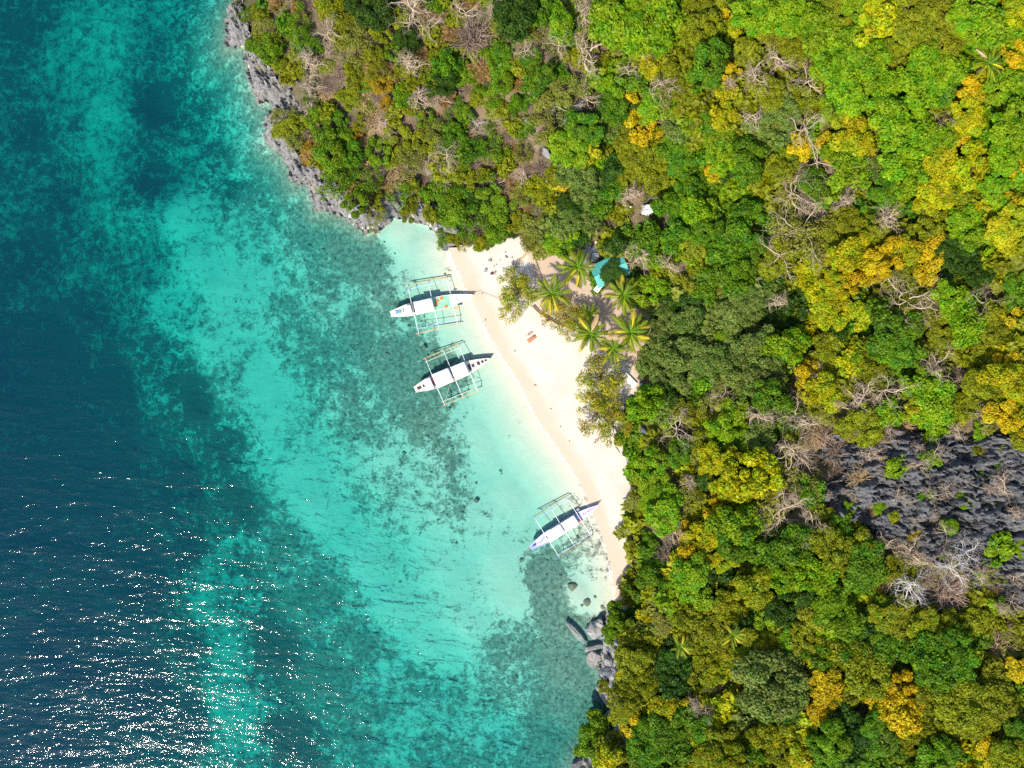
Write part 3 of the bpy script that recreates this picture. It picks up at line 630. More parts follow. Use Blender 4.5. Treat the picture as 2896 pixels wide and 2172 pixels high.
(1600,1722,3.687,"430,790,70y 600,900,140v 750,800,130v 650,1050,130v 1000,870,90y 1150,1000,110y 1000,1010,110y 700,1200,110o 980,1150,60y 1090,700,150d 1120,860,120d 1400,770,90g 1620,850,130r 330,1180,100l 270,1340,140l 300,1450,110l 500,1170,70l 540,1320,80v 570,1430,90r 420,1560,120y 560,1600,110v 850,1220,120g 1000,1300,140g 800,1420,130g 750,1550,110g 1000,1480,130g 1180,1540,110g 1250,1180,110g 1450,1250,120g 1330,1000,90w 1480,1100,90w 1500,1400,120v 1700,1350,100v 1500,1580,130y 1750,1580,150y 1250,1350,80l 700,620,120v"),
(620,0,2.44,"190,100,50l 560,130,75l 560,250,80l 370,200,100v 300,110,70v 350,350,90l 420,430,60v 230,310,40g 470,340,50r 740,160,110r 720,340,100w 640,410,100w 620,560,110w 760,560,120r 650,340,60g 440,800,60t 450,900,60v 540,860,70v 690,830,80l 520,970,60t 640,700,60g 600,760,70w 600,1050,50o 580,320,50g 560,480,60v"),
(1360,540,3.19,"700,480,120l 780,400,90l 850,250,110b 720,300,100b 900,430,80d 450,300,110t 550,420,110t 90,120,90l 130,330,110y 60,450,80y 420,480,90t 330,290,80r 1180,720,70d 1200,480,90d 1350,850,130d 1450,300,110l 1380,170,80l 1310,230,100r 1150,330,100r 1480,900,110l 1430,600,140w 1520,420,110g 1180,600,60g 1080,140,90g"),
(1700,560,3.687,"760,100,150l 1000,150,150l 450,250,120l 850,330,150g 1100,330,130g 1480,180,130g 1400,420,150g 1250,560,120g 1450,700,150g 1180,780,120g 1380,900,110g 590,920,130l 760,640,130w 1000,640,120r 950,860,110v 1080,980,120g 850,1020,90d 1000,1100,110d 560,1420,190b 700,1200,130b 900,1280,150b 1000,1500,130b 620,1600,130b 1480,1130,150b 1600,1000,110b 1330,1210,110b 1450,1290,110b 1290,1430,80l 1560,1560,150b 1780,820,110d 1870,1030,110w 1900,950,90d 2050,1150,110d 300,900,110d 950,520,100v 450,480,120g"),
]
def palm_px(): return [(1633,756,50),(1561,832,50),(1763,835,46),(1667,888,30),(1669,948,48),(1783,941,56),(1733,988,40),(2072,1796,34),(1925,1828,30),(2794,181,44)]
SPARSE = [(1463,826,52),(1455,850,38),(1700,1068,62),(1712,1100,45),(1690,1175,55),(1735,1205,55),(1595,893,38),(1640,925,36)]
plants = []     # (px, py, r_px, code)
for ox, oy, s, txt in WIN:
    for tok in txt.split():
        x, y, rc = tok.split(','); r = float(rc[:-1]); k = rc[-1]
        q = (ox + float(x) / s, oy + float(y) / s, r / s, k)
        # the same crown seen in two overlapping windows is one tree
        if any(abs(q[0] - e[0]) < .55 * min(q[2], e[2]) and abs(q[1] - e[1]) < .55 * min(q[2], e[2]) and ((k in 'wxr') == (e[3] in 'wxr')) for e in plants): continue
        plants.append(q)
for x, y, r in SPARSE: plants.append((x, y, r, 's'))

def ground_at_pixel(px, py, up):
    z = 0.0
    for _ in range(7):
        p = W(px, py, z + up); z = max(zat(p.x, p.y), 0.0)
    return W(px, py, z + up), z
STYLE = {'l': 'lobed', 'g': 'lobed', 'd': 'fine', 'b': 'fine', 'y': 'lobed', 'o': 'loose', 'v': 'fine', 't': 'wispy', 's': 'sparse'}
rp = random.Random(11)
placed = []
def set_mat(o, m):
    if len(o.data.materials) == 0: o.data.materials.append(None)
    o.material_slots[0].link = 'OBJECT'; o.material_slots[0].material = m
def place_plant(px, py, r, k):
    big = r * MPP
    low = py < 760 and px < 1560        # wind-cut scrub on the headland
    on_rock = (k not in 'wxr') and big < 1.75
    if k == 'r': up = big * .45
    elif k in 'wx': up = max(2.0, big * .9) + .3 if low else max(3.2, big * 1.15) + 1.3
    elif on_rock: up = big * .6
    else: up = max(1.2, big * .65) if low else (max(2.0, big * 1.0) + (1.2 if k in 'lyg' else 0))
    P, zg = ground_at_pixel(px, py, up)
    rm = big * (CAM_H - P.z) / CAM_H * (1.24 if not (1270 < px < 1900 and 640 < py < 1720 and pdist(BEACH[len(SHORE):], np.array([px]), np.array([py]))[0] < 75) else 1.02)
    rot = rp.uniform(0, 6.283)
    if k == 'r':
        o = link('dry_shrub', rp.choice(DRY)); o.location = (P.x, P.y, zg + rm * .28); o.scale = (rm, rm, rm * .62); o.rotation_euler = (0, 0, rot)
        set_mat(o, M_DRYO if rp.random() < .3 else M_DRY); root = o; nm = 'dry_shrub'
    elif k in 'wx':
        root = empty('bare_tree', (P.x, P.y, zg), rot); nm = 'bare_tree'
        tr, ls = rp.choice(BARE); s = rm * 1.12; m = M_BONE if k == 'x' else M_BARE
        zf = max(.65, up / s * .8)
        for nme, me in [('trunk', tr)] + [('branch', l) for l in ls]:
            c = link(nme, me, None, root); c.scale = (s, s, s * zf); c.location = (0, 0, s * zf * .97); set_mat(c, m)
    else:
        nm = 'shrub' if (on_rock or (low and big < 2.6)) else 'broadleaf_tree'
        if k == 's': nm = 'beach_almond_tree'
        root = empty(nm, (P.x, P.y, zg), rot)
        st_ = STYLE[k]
        if low and k in 'lgyv': st_ = rp.choice(['loose', 'loose', 'wispy', st_])
        c = link('crown', rp.choice(CR[st_]), None, root)
        c.rotation_euler = (rp.uniform(-.2, .2), rp.uniform(-.2, .2), 0)
        c.scale = (rm * rp.uniform(.86, 1.2), rm * rp.uniform(.86, 1.2), rm * rp.uniform(.8, 1.25)); c.location = (0, 0, up * .9)
        set_mat(c, MF['q'] if low and k == 'o' else MF[{'l': 'n', 'y': 'm'}.get(k, k) if py > 1640 or low else k])
        t = link('trunk', rp.choice(TRUNKS), None, root); t.scale = (rm * .9, rm * .9, max(up, .5)); t.location = (0, 0, up * .98)
        set_mat(t, M_BARK)
    placed.append(dict(o=root, x=px, y=py, r=r, k=k, n=nm))
plants = [q for q in plants if q[3] in 'wxr' or math.hypot(q[0] - 1832, q[1] - 588) > q[2] + 20]
plants = [q for q in plants if math.hypot(q[0] - 1670, q[1] - 702) > q[2] * .8 + 14]
plants = [(q[0] + (15 if 1300 < q[1] < 1640 and 1745 < q[0] < 1850 else 0),) + q[1:] for q in plants]
def is_tree(q):
    x, y, r, k = q; low = y < 760 and x < 1560; big = r * MPP
    return k not in 'wxrs' and not (big < 1.75 or (low and big < 2.6))
trees = sorted([q for q in plants if is_tree(q)], key=lambda q: -q[2])
small_trees = trees[296:]; gone = set(map(id, small_trees))
plants = [q for q in plants if id(q) not in gone]
rh = random.Random(4)
for i in range(900):
    x = rh.uniform(760, 1560); y = rh.uniform(10, 640); r = rh.uniform(16, 34)
    if not inside(LAND, np.array([x]), np.array([y]))[0] or pdist(CLIFF_N, np.array([x]), np.array([y]))[0] < 80 or inside(BEACH, np.array([x]), np.array([y]))[0]: continue
    dd = min((math.hypot(q[0] - x, q[1] - y) / (q[2] * .8 + r * .55) for q in plants))
    if dd > 1 and sum(1 for q in plants if q[3] == 'r') < 150: plants.append((x, y, r, 'r'))
for i in range(400):
    x = rh.uniform(2290, 2890); y = rh.uniform(1200, 1760); r = rh.uniform(12, 32)
    if not inside(KARST, np.array([x]), np.array([y]))[0] or sum(1 for q in plants if q[3] in 'rw' and math.hypot(q[0] - x, q[1] - y) < q[2] * .7 + r * .5): continue
    if rh.random() < .35 + .5 * (x < 2480 or y > 1560): plants.append((x, y, r, rh.choice('rrw')))
for q in plants: place_plant(*q)
# the smaller crowns and the low growth between the trees: one mass of foliage
def thin_crown(seed, n, size):
    return crown_mesh('tmp', seed, 12, (.24, .40), n, size, .55, .25)
def arrays(me):
    V = np.empty(len(me.vertices) * 3, np.float32); me.vertices.foreach_get('co', V); T = np.empty(len(me.vertices), np.float32); me.attributes['tint'].data.foreach_get('value', T)
    return V.reshape(-1, 3), T
fill_src = [arrays(thin_crown(1000 + i, 1700, .108)) for i in range(3)]; low_src = [arrays(thin_crown(1010 + i, 540, .175)) for i in range(3)]
leafy = np.array([(q[0], q[1], q[2]) for q in plants if q[3] != 's']); lk = [q[3] for q in plants if q[3] != 's']
fills = [(q[0], q[1], q[2] * 1.1, q[3], 1) for q in small_trees]
rf = random.Random(21)
gxp = np.arange(700, 2960, 46)
for yy in np.arange(-30, 2230, 46):
    for xx in gxp:
        x = xx + rf.uniform(-20, 20); y = yy + rf.uniform(-20, 20)
        w = W(x, y, 0); 
        px_, py_ = x, y
        if not inside(LAND, np.array([px_]), np.array([py_]))[0] or inside(BEACH, np.array([px_]), np.array([py_]))[0] or inside(KARST, np.array([px_]), np.array([py_]))[0]: continue
        if min(pdist(CLIFF_N, np.array([px_]), np.array([py_]))[0], pdist(COAST_S, np.array([px_]), np.array([py_]))[0]) < 62 or pdist(SHORE, np.array([px_]), np.array([py_]))[0] < 60: continue
        if math.hypot(x - 1832, y - 588) < 75 or math.hypot(x - 1668, y - 705) < 60: continue
        dd = np.hypot(leafy[:, 0] - x, leafy[:, 1] - y) / leafy[:, 2]
        if dd.min() < .70: continue
        low = y < 760 and x < 1560
        if low and rf.random() < .12: continue
        near_ = np.argsort(np.hypot(leafy[:, 0] - x, leafy[:, 1] - y))[:5]; ks = [lk[i] for i in near_]
        k = rf.choice([c for c in ks if c not in 'wxro'] or ['v'])
        if any(c in 'wxr' for c in ks) and rf.random() < .5: k = rf.choice('tv')
        if low: k = rf.choice('kktvktvg')
        fills.append((x, y, rf.uniform(18, 32) if low else rf.uniform(28, 46), k, 0))
by = {}
for x, y, r, k, top in fills:
    big = r * MPP; up = max(1.4, big * .9) + 1.0 if top else (rf.uniform(.1, .7) if k in 'kt' else rf.uniform(.5, 1.6))
    P, zg = ground_at_pixel(x, y, up); rm = big * (CAM_H - P.z) / CAM_H * 1.2
    V, T = rf.choice(fill_src if top else low_src); a = rf.uniform(0, 6.28); ca, sa = math.cos(a), math.sin(a)
    Vr = np.stack([V[:, 0] * ca - V[:, 1] * sa, V[:, 0] * sa + V[:, 1] * ca, V[:, 2] * (.9 if k not in 'kt' else .5)], -1) * rm + np.array([P.x, P.y, zg + up * .8])
    by.setdefault(k, []).append((Vr, np.clip(T * .8 + rf.uniform(-.2, .25), 0, 1)))
ks = sorted(by); Vs, Ts, mi = [], [], []
for i, k in enumerate(ks):
    for V, T in by[k]: Vs.append(V); Ts.append(T); mi.append(np.full(len(V) // 4, i, np.int32))
V = np.concatenate(Vs); me = mesh_np('forest_canopy', V, np.arange(len(V)).reshape(-1, 4), {'tint': np.concatenate(Ts)})
for k in ks: me.materials.append(MF[k])
me.polygons.foreach_set('material_index', np.concatenate(mi))
tag(link('forest_canopy', me), kind='stuff'); print('fills', len(fills), len(small_trees), 'quads', len(V) // 4)
# --- coconut palms
def frond_mesh(seed, L=1.0, droop=.9):
    global rng
    rng = np.random.default_rng(seed)
    n = 26; t = np.linspace(0, 1, n)
    x = L * t * (1 - .12 * t); z = .30 * t - droop * .55 * t ** 2.2; y = .05 * np.sin(t * 3 + seed)
    mid = np.stack([x, y, z], -1)
    parts = [tube_np(mid, np.linspace(.026, .006, n), 4)]; n_mid = len(parts[0][0])
    for i in range(1, n):
        for sg in (-1, 1):
            for h in range(2):
                tt = t[i] - h * .5 / n; ll = .20 * math.sin(math.pi * (.12 + .83 * tt)) ** .8 * rng.uniform(.8, 1.15)
                p = np.array([np.interp(tt, t, x), np.interp(tt, t, y), np.interp(tt, t, z)])
                d = np.array([.75, sg * .72, -.28 - .25 * rng.uniform()]); d /= np.linalg.norm(d)
                w = np.array([.0065, 0, 0]); e = p + d * ll
                mm = p + d * ll * .55 + np.array([0, 0, .02])
                V = np.array([p - w, p + w, mm + w * 1.3, mm - w * 1.3, e, e + w * .2]); F = np.array([[0, 1, 2, 3], [3, 2, 5, 4]])
                parts.append((V, F))
    V, F = join(parts)
    return mesh_np('frond', V, F, {'tint': np.concatenate([np.full(n_mid, 1.9), np.clip(rng.normal(.5, .18, len(V) - n_mid), 0, 1)])})
FR = [frond_mesh(900 + i, 1.0, (.7, .95, 1.2, .5)[i]) for i in range(4)]
M_PALM = foliage('palm_frond', (152, 164, 28), hue=.012); M_PALMY = foliage('palm_frond_yellow', (222, 200, 50), hue=.012); M_PALMD = foliage('palm_frond_green', (112, 145, 30), hue=.012)
for px, py, r in palm_px():
    big = r * MPP; up = 5.2 if r > 36 else 3.2
    if px > 1900: up = 6.5
    P, zg = ground_at_pixel(px, py, up)
    rm = big * (CAM_H - P.z) / CAM_H * 1.28
    lean = Vector((rp.uniform(-.9, .4), rp.uniform(-.6, .6), 0))
    root = empty('coconut_palm', (P.x - lean.x, P.y - lean.y, zg))
    MB().tube([(0, 0, -.3), (lean.x * .3, lean.y * .3, up * .4), (lean.x * .75, lean.y * .75, up * .78), (lean.x, lean.y, up)], [.24, .17, .14, .13], 8).build('trunk', M_BARK, root, True)
    nf = 25 if r > 36 else 17
    for i in range(nf):
        f = link('frond', rp.choice(FR), None, root)
        inner = i % 3 == 0
        f.location = (lean.x, lean.y, up + .05); s = rm * (rp.uniform(.62, .8) if inner else rp.uniform(.86, 1.1)); f.scale = (s, s, s)
        f.rotation_euler = (rp.uniform(-.35, .35), -(rp.uniform(.5, .85) if inner else rp.uniform(-.12, .35)), i * 2.39996 + rp.uniform(-.2, .2))
        set_mat(f, M_DRYO if (not inner and rp.random() < .07) else M_PALMD if inner else (M_PALMY if rp.random() < .16 else M_PALM))
    placed.append(dict(o=root, x=px, y=py, r=r, k='p', n='coconut_palm'))

# --- undergrowth that nobody could count
rng = np.random.default_rng(5)
hm = (INS & ~BCH & ~kin & ~(rocky & (DC < 2.4))); jj, iii = np.nonzero(hm & (np.abs(GX) < 112) & (np.abs(GY) < 84))
nU = 150000
k = rng.integers(0, len(jj), nU)
ux = gx[iii[k]] + rng.uniform(-.2, .2, nU); uy = gy[jj[k]] + rng.uniform(-.2, .2, nU)
dens = fbm(ux * .22, uy * .22, 4, 91)
keep = dens > .42 + rng.uniform(-.08, .08, nU)
ux, uy = ux[keep], uy[keep]; hump = sstep(.42, .7, dens[keep])
uz = zat_np(ux, uy) + hump * rng.uniform(.1, 1.9, len(ux)) * (.5 + vnoise(ux * .9, uy * .9, 93))
kd = fbm(ux * .1, uy * .1, 3, 97) + (GPX[0, 0] * 0) - .06 * (PX(ux, uy, 0)[1] < 900) * (PX(ux, uy, 0)[0] < 1800)
for sel, nm, m, lab in ((kd > .5, 'undergrowth', MF['v'], 0), ((kd <= .5) & (kd > .44), 'undergrowth', MF['t'], 1), (kd <= .44, 'undergrowth', MF['g'], 2)):
    Pn = np.stack([ux[sel], uy[sel], uz[sel]], -1)
    V, F, T = cards(Pn, np.tile([0, 0, 1.0], (len(Pn), 1)), .17, np.clip(rng.uniform(0, .7, len(Pn)), 0, 1), .9)
    o = link(nm, mesh_np(nm, V, F, {'tint': T}), m); tag(o, kind='stuff')
# fallen twigs and dry stalks
nT = 16000
k = rng.integers(0, len(jj), nT); tx = gx[iii[k]]; ty = gy[jj[k]]; tz = zat_np(tx, ty)
tpx, tpy = PX(tx, ty, 0.0); ok = (fbm(tx * .13, ty * .13, 3, 101) > np.where((tpx < 1560) & (tpy < 760), .36, .50)); tx, ty, tz = tx[ok], ty[ok], tz[ok]
out = []
for a, b_, c_ in zip(tx, ty, tz):
    th = rng.uniform(0, 6.28); L = rng.uniform(.5, 2.2)
    path, rad, _ = wander((a, b_, c_ + .1), (math.cos(th), math.sin(th), rng.uniform(.1, .9)), L, 4, .3, -.05, .035)
    out.append(tube_np(path, rad, 3))
V, F = join(out)
tag(link('dry_twigs', mesh_np('dry_twigs', V, F), M_DRYL), kind='stuff')

# ------------------------------------------------------------------ coral, rocks and boulders
def ico(sub):
    bm = bmesh.new(); bmesh.ops.create_icosphere(bm, subdivisions=sub, radius=1.0)
    V = np.array([v.co[:] for v in bm.verts]); F = np.array([[v.index for v in f.verts] for f in bm.faces]); bm.free(); return V, F
I1 = ico(2); I0 = ico(1); I4 = ico(5)
nC = 60000
cx = rng.uniform(-55, 25, nC); cy = rng.uniform(-74, 33, nC)
cpx, cpy = PX(cx, cy, 0.0)
cz = zat_np(cx, cy); cj = ((cy - gy[0]) / STEP).astype(int); ci = ((cx - gx[0]) / STEP).astype(int)
cc = COV[cj, ci]
pat = .55 * fbm(cx * .11, cy * .11, 4, 111) + .85 * fbm(cx * .5, cy * .5, 4, 113)
okc = (cz < -.35) & (cz > -3.6) & (pat + cc * .62 > 1.10) & (fbm(cx * 1.1, cy * 1.1, 3, 117) > .53) & (rng.uniform(0, 1, nC) < .30)
cx, cy, cz = cx[okc][:420], cy[okc][:420], cz[okc][:420]
out = []
for a, b_, c_ in zip(cx, cy, cz):
    s = .10 + .26 * rng.uniform() ** 2
    Vv = I0[0] * (1 + rng.uniform(-.35, .35, (len(I0[0]), 1))) * np.array([s * rng.uniform(.7, 1.5), s * rng.uniform(.7, 1.5), min(s * .30, -c_ * .5)])
    th = rng.uniform(0, 6.28); Vv = Vv @ np.array([[math.cos(th), math.sin(th), 0], [-math.sin(th), math.cos(th), 0], [0, 0, 1]])
    out.append((Vv + np.array([a, b_, c_]), I0[1]))
V, F = join(out)
tag(link('coral_reef', mesh_np('coral_reef', V, F), M_REEF), kind='stuff')

def boulder(name, px, py, Lpx, Wpx, ang, H, mat, seed, label, cat='rock', group=None, groove=.10, z=None, ang_facet=.5, sub_=None):
    global rng
    rng = np.random.default_rng(seed)
    V, F = sub_ or I4
    V = V.copy()
    # cut with planes for flat facets
    for i in range(16):
        n = rng.normal(0, 1, 3); n /= np.linalg.norm(n); c = rng.uniform(.42, .80)
        d = V @ n; V = V - np.maximum(d - c, 0)[:, None] * n * ang_facet * 1.6
    a = fbm(V[:, 0] * 1.3 + seed, V[:, 1] * 1.3 + V[:, 2], 4, seed); g = fbm(V[:, 1] * 4 + V[:, 2] * 1.5 + seed, V[:, 0] * .7, 4, seed + 3, ridge=True)
    V = V * (1 + (a - .5)[:, None] * .30) ; V = V * (1 + (g - .55)[:, None] * groove * 2); ck = np.abs(vnoise(V[:, 0] * 1.7 + V[:, 2] + seed, V[:, 1] * 2.3 - seed, seed + 9) - .5); V = V * (1 - .13 * (1 - sstep(0, .05, ck)))[:, None]
    p0 = W(px, py, 0); zg = max(zat(p0.x, p0.y), -1.5) if z is None else z
    V = V * np.array([Lpx * MPP / 2, Wpx * MPP / 2, H / 2])
    o = link(name, mesh_np(name, V, F, smooth=False), mat)
    P = W(px, py, max(zg + H * .3, 0)); o.location = (P.x, P.y, zg + H * .22); o.rotation_euler = (0, 0, R(ang))
    return tag(o, label, cat, group)
BG = 'boulders at the foot of the lower slope'
boulder('boulder', 1628, 1784, 100, 34, -48, 1.7, M_BEACHROCK, 1, 'long pale ridged rock slanting down into the water beside the fluted block', 'boulder', BG, .28)
boulder('boulder', 1690, 1780, 66, 88, -12, 4.2, M_BOULDER, 2, 'biggest grey boulder, an upright fluted block at the end of the sand', 'boulder', BG, .22)
boulder('boulder', 1686, 1832, 74, 32, 12, 2.4, M_BOULDER, 3, 'flat smooth grey boulder wedged between the fluted block and the round boulder', 'boulder', BG, .05)
boulder('boulder', 1677, 1868, 66, 56, -20, 3.4, M_BOULDER, 4, 'round grey boulder with a cracked face jutting furthest into the sea', 'boulder', BG, .10)
boulder('boulder', 1718, 1867, 32, 40, 10, 2.8, M_BOULDER, 5, 'small upright grey boulder tucked behind the round one', 'boulder', BG, .08)
boulder('boulder', 1722, 1898, 60, 38, 20, 1.8, M_WETROCK, 6, 'dark wet bluish boulder below the round one', 'boulder', BG, .16)
boulder('boulder', 1706, 1960, 98, 38, -58, 2.4, M_BOULDER, 7, 'long smooth grey boulder sloping into the water under an olive tree', 'boulder', BG, .10)
boulder('boulder', 1640, 2158, 60, 52, 30, 2.6, M_WETROCK, 8, 'dark cracked boulder standing in the water at the bottom edge', 'boulder', BG, .25)
boulder('boulder', 1722, 1740, 26, 24, 60, 1.2, M_WETROCK, 9, 'small dark boulder where the sand meets the fluted block', 'boulder', BG)
boulder('boulder', 1768, 1738, 34, 22, 10, 1.4, M_WETROCK, 10, 'dark boulder half under the bush at the end of the beach', 'boulder', BG)
boulder('boulder', 1787, 1297, 40, 74, 18, 2.6, M_BEACHROCK, 11, 'jagged grey boulder at the back of the beach below the sparse tree', 'boulder', None, .25)
boulder('boulder', 1832, 1226, 58, 30, -40, 3.2, M_WETROCK, 12, 'dark leaning boulder behind the beach beside a brown leafless tree', 'boulder', None, .15)
boulder('boulder', 1868, 1252, 40, 44, 30, 3.0, M_BOULDER, 13, 'pale grey boulder next to the dark leaning boulder', 'boulder', None, .12)
boulder('boulder', 1780, 1472, 34, 60, 10, 1.5, M_BEACHROCK, 14, 'low pale grey rock ledge at the back of the narrow beach', 'boulder', None, .2)
boulder('boulder', 1795, 1530, 36, 46, -20, 1.4, M_BEACHROCK, 15, 'grey rock between the narrow beach and a leafy shrub', 'boulder', None, .2)
boulder('boulder', 1275, 643, 62, 34, -5, 2.6, M_CLIFF, 16, 'dark grey rock at the head of the cove under bushes', 'boulder', None, .25)
boulder('boulder', 1238, 648, 20, 22, 0, 1.2, M_WHITEROCK, 17, 'small pale rock in the shallows of the cove', 'boulder')
boulder('boulder', 1195, 612, 44, 26, -40, 2.0, M_CLIFF, 18, 'grey rock poking into the cove between shrubs', 'boulder', None, .2)
boulder('boulder', 1832, 588, 62, 58, -25, 3.6, M_WHITEROCK, 19, 'big white angular boulder lying bare among the trees', 'boulder', None, .05, None, .9)
boulder('boulder', 1775, 583, 30, 14, -10, 1.4, M_WHITEROCK, 20, 'small white broken rock beside the big white boulder', 'boulder', None, .1)
boulder('boulder', 1688, 630, 54, 24, 30, 2.2, M_BOULDER, 21, 'grey outcrop above the stone steps', 'boulder', None, .15)
boulder('boulder', 1547, 435, 40, 26, -35, 1.8, M_BOULDER, 22, 'grey rock showing between scrub on the middle slope', 'boulder', None, .12)
boulder('boulder', 1560, 505, 34, 44, -30, 1.6, M_BOULDER, 23, 'grey rock slab in scrub just below another grey rock', 'boulder', None, .12)
boulder('boulder', 990, 650 - 40, 16, 14, 0, 1.2, M_WHITEROCK, 24, 'white stone lodged on the limestone shore ledge', 'boulder')
BR = 'stones lying on the white sand'
desc = ['large grey stone with a dark edge nearest the bathers bag', 'squarish tan-grey stone nearest the wet sand', 'grey stone beside the curved driftwood trunk', 'stone just above the one beside the driftwood', 'roundish stone midway between driftwood and bag', 'little flat stone below the large grey one',
        'tiny stone beside a cluster of grey stones', 'small sliver of stone in the middle of the cluster', 'grey stone at the edge of the bushes', 'brown grey stone half under the bushes', 'thin stone in the gap below the bushes', 'small stone between driftwood and bushes']
I3 = ico(3)
for i, (zx, zy, s) in enumerate([(1790,1430,55),(1745,1525,50),(2030,1455,46),(1965,1390,42),(1930,1510,32),(1830,1490,22),(1900,1420,18),(1855,1470,20),(1880,1245,36),(1800,1280,44),(1950,1340,26),(2020,1395,22)]):
    boulder('beach_stone', 900 + zx / 3.687, 350 + zy / 3.687, s / 3.687 * 1.15, s / 3.687 * .8, i * 47 % 180, s / 3.687 * MPP * .6, M_BEACHROCK, 40 + i, desc[i], 'stone', BR, .08, None, .6, I3)
RG = 'lone reef rocks in the shallows'
for i, (px, py, s, d) in enumerate([(1621,1662,32,'brown round reef rock in pale water closest to the lowest boat'), (1661,1705,28,'pale mottled reef rock near the end of the beach'), (1704,1719,15,'small dark reef rock beside the boulders'), (1585,1633,14,'little reef rock above the brown round one'), (1258,775,9,'olive round reef rock by the top outrigger of the upper boat'),
        (1196,981,17,'oval green reef rock between the two upper boats'), (1475,1590,14,'dark reef rock at the mooring line of the lowest boat'), (1346,1420,16,'dark reef rock alone over bright sand'), (1683,1690,10,'thin reef rock near the pale mottled one'), (1646,1715,10,'smallest dark rock beside the mottled one'), (1548,1590,9,'tiny reef rock right of the mooring line')]):
    boulder('reef_rock', px, py, s * 1.1, s * .9, i * 61, max(.35, s * MPP * .34), M_REEF, 70 + i, d, 'rock', RG, .15, None, .3, I3)

# ------------------------------------------------------------------ foam at the water's edge
M_FOAM = paint('foam', (.8, .8, .78), .8)
out = []; rng = np.random.default_rng(3)
sp = np.array(SHORE, float); seg = np.hypot(*np.diff(sp, axis=0).T); cum = np.concatenate([[0], np.cumsum(seg)])
def on_shore(s): return np.array([np.interp(s, cum, sp[:, 0]), np.interp(s, cum, sp[:, 1])])
def foam_strip(s0, s1, w, off):
    n = max(4, int((s1 - s0) / 5)); ss = np.linspace(s0, s1, n); V = []
    for i, s in enumerate(ss):
        q = on_shore(s); t = on_shore(min(s + 2, cum[-1])) - on_shore(max(s - 2, 0)); t /= np.linalg.norm(t) + 1e-9; nn = np.array([t[1], -t[0]])
        ww = w * math.sin(math.pi * (i + .02) / (n - .96)) * rng.uniform(.4, 1.3) + .1
        c = q + nn * (off + rng.normal(0, .5))
        for e in (-ww, ww):
            p = W(*(c + nn * e), .03); V.append((p.x, p.y, max(zat(p.x, p.y), 0) + .035))
    ii = np.arange(n - 1) * 2
    return np.array(V), np.stack([ii, ii + 1, ii + 3, ii + 2], -1)
out.append(foam_strip(0, 62, 4.5, -2))
for s0, s1, w in ((60, 100, 1.1), (170, 200, .9), (255, 300, 1.5), (330, 360, 1.0), (380, 400, .9), (560, 600, 1.2), (640, 700, 1.7), (720, 740, .9), (820, 870, 1.0), (880, 905, .8), (1000, 1060, .9), (1080, 1100, .8), (110, 165, .6), (205, 250, .7), (305, 328, .6), (402, 470, .7), (480, 555, .6), (605, 636, .8), (745, 815, .7), (910, 990, .6)):
    out.append(foam_strip(s0, s1, w, rng.uniform(-2, 1)))
V, F = join(out); tag(link('foam', mesh_np('foam', V, F), M_FOAM), kind='stuff')

# ------------------------------------------------------------------ outrigger boats
M_WHITE = paint('white_paint', (.80, .80, .78), .45, .05)
M_CREAM = paint('cream_paint', (.66, .60, .50), .5, .1)
M_CANVAS = paint('white_canvas', (.90, .90, .90), .8, .03)
M_BAMBOO = paint('bamboo', (.50, .34, .13), .6, .3, 4)
M_BAMBOOD = paint('bamboo_weathered', (.27, .19, .08), .6, .4, 4)
M_BLUE = paint('pale_blue_paint', (.42, .52, .70), .5, .12)
M_LAV = paint('lavender_paint', (.44, .46, .74), .5, .1)
M_LAVD = paint('blue_grey_paint', (.22, .28, .46), .5, .1)
M_MINT = paint('mint_deck_paint', (.20, .50, .30), .5, .12)
M_BLACK = paint('black_hatch', (.035, .035, .04), .5, .3)
M_DKGREY = paint('dark_fittings', (.09, .085, .085), .6, .3)
M_ORANGE = paint('orange_vest', (.70, .20, .06), .7, .15)
M_RED = paint('red_cloth', (.50, .07, .06), .7, .15)
M_PINK = paint('pink_paint', (.62, .16, .40), .5, .1)
M_NAVY = paint('navy_paint', (.05, .08, .22), .5, .1)
M_ROPE = paint('rope', (.42, .36, .27), .9, .2)
M_SEATBLUE = paint('blue_cover', (.10, .25, .48), .6, .15)
def hull_mesh(L0, L1, beam, depth, stern_w, z_top, bow_rise=.35):
    """plan: pointed bow at +x, narrow stern at -x"""
    n = 27; xs = np.linspace(L0, L1, n); V = []; 
    for x in xs:
        t = (x - L0) / (L1 - L0)
        w = beam / 2 * min(1, (math.sin(min(1, (1 - t) / .42) * math.pi / 2)) ** .85) * (1 if t > .30 else stern_w + (1 - stern_w) * (math.sin(t / .30 * math.pi / 2)) ** 1.2)
        w = max(w, .06); zt = z_top + bow_rise * max(0, (t - .6) / .4) ** 2 + .15 * max(0, (.2 - t) / .2)
        zb = -depth * (.35 + .65 * math.sin(math.pi * min(max(t, .04), .94))) 
        for y, z in ((-w, zt), (-w * .92, (zt + zb) * .45), (-w * .5, zb * .9), (0, zb), (w * .5, zb * .9), (w * .92, (zt + zb) * .45), (w, zt)): V.append((x, y, z))
    ii = np.arange(n * 7).reshape(n, 7)
    F = np.stack([ii[:-1, :-1], ii[1:, :-1], ii[1:, 1:], ii[:-1, 1:]], -1).reshape(-1, 4)
    return mesh_np('hull', V, F, smooth=True), xs
def half_w(x, L0, L1, beam, stern_w):
    t = (x - L0) / (L1 - L0)
    return max(beam / 2 * min(1, (math.sin(min(1, max(0, (1 - t)) / .42) * math.pi / 2)) ** .85) * (1 if t > .30 else stern_w + (1 - stern_w) * (math.sin(max(t, 0) / .30 * math.pi / 2)) ** 1.2), .05)
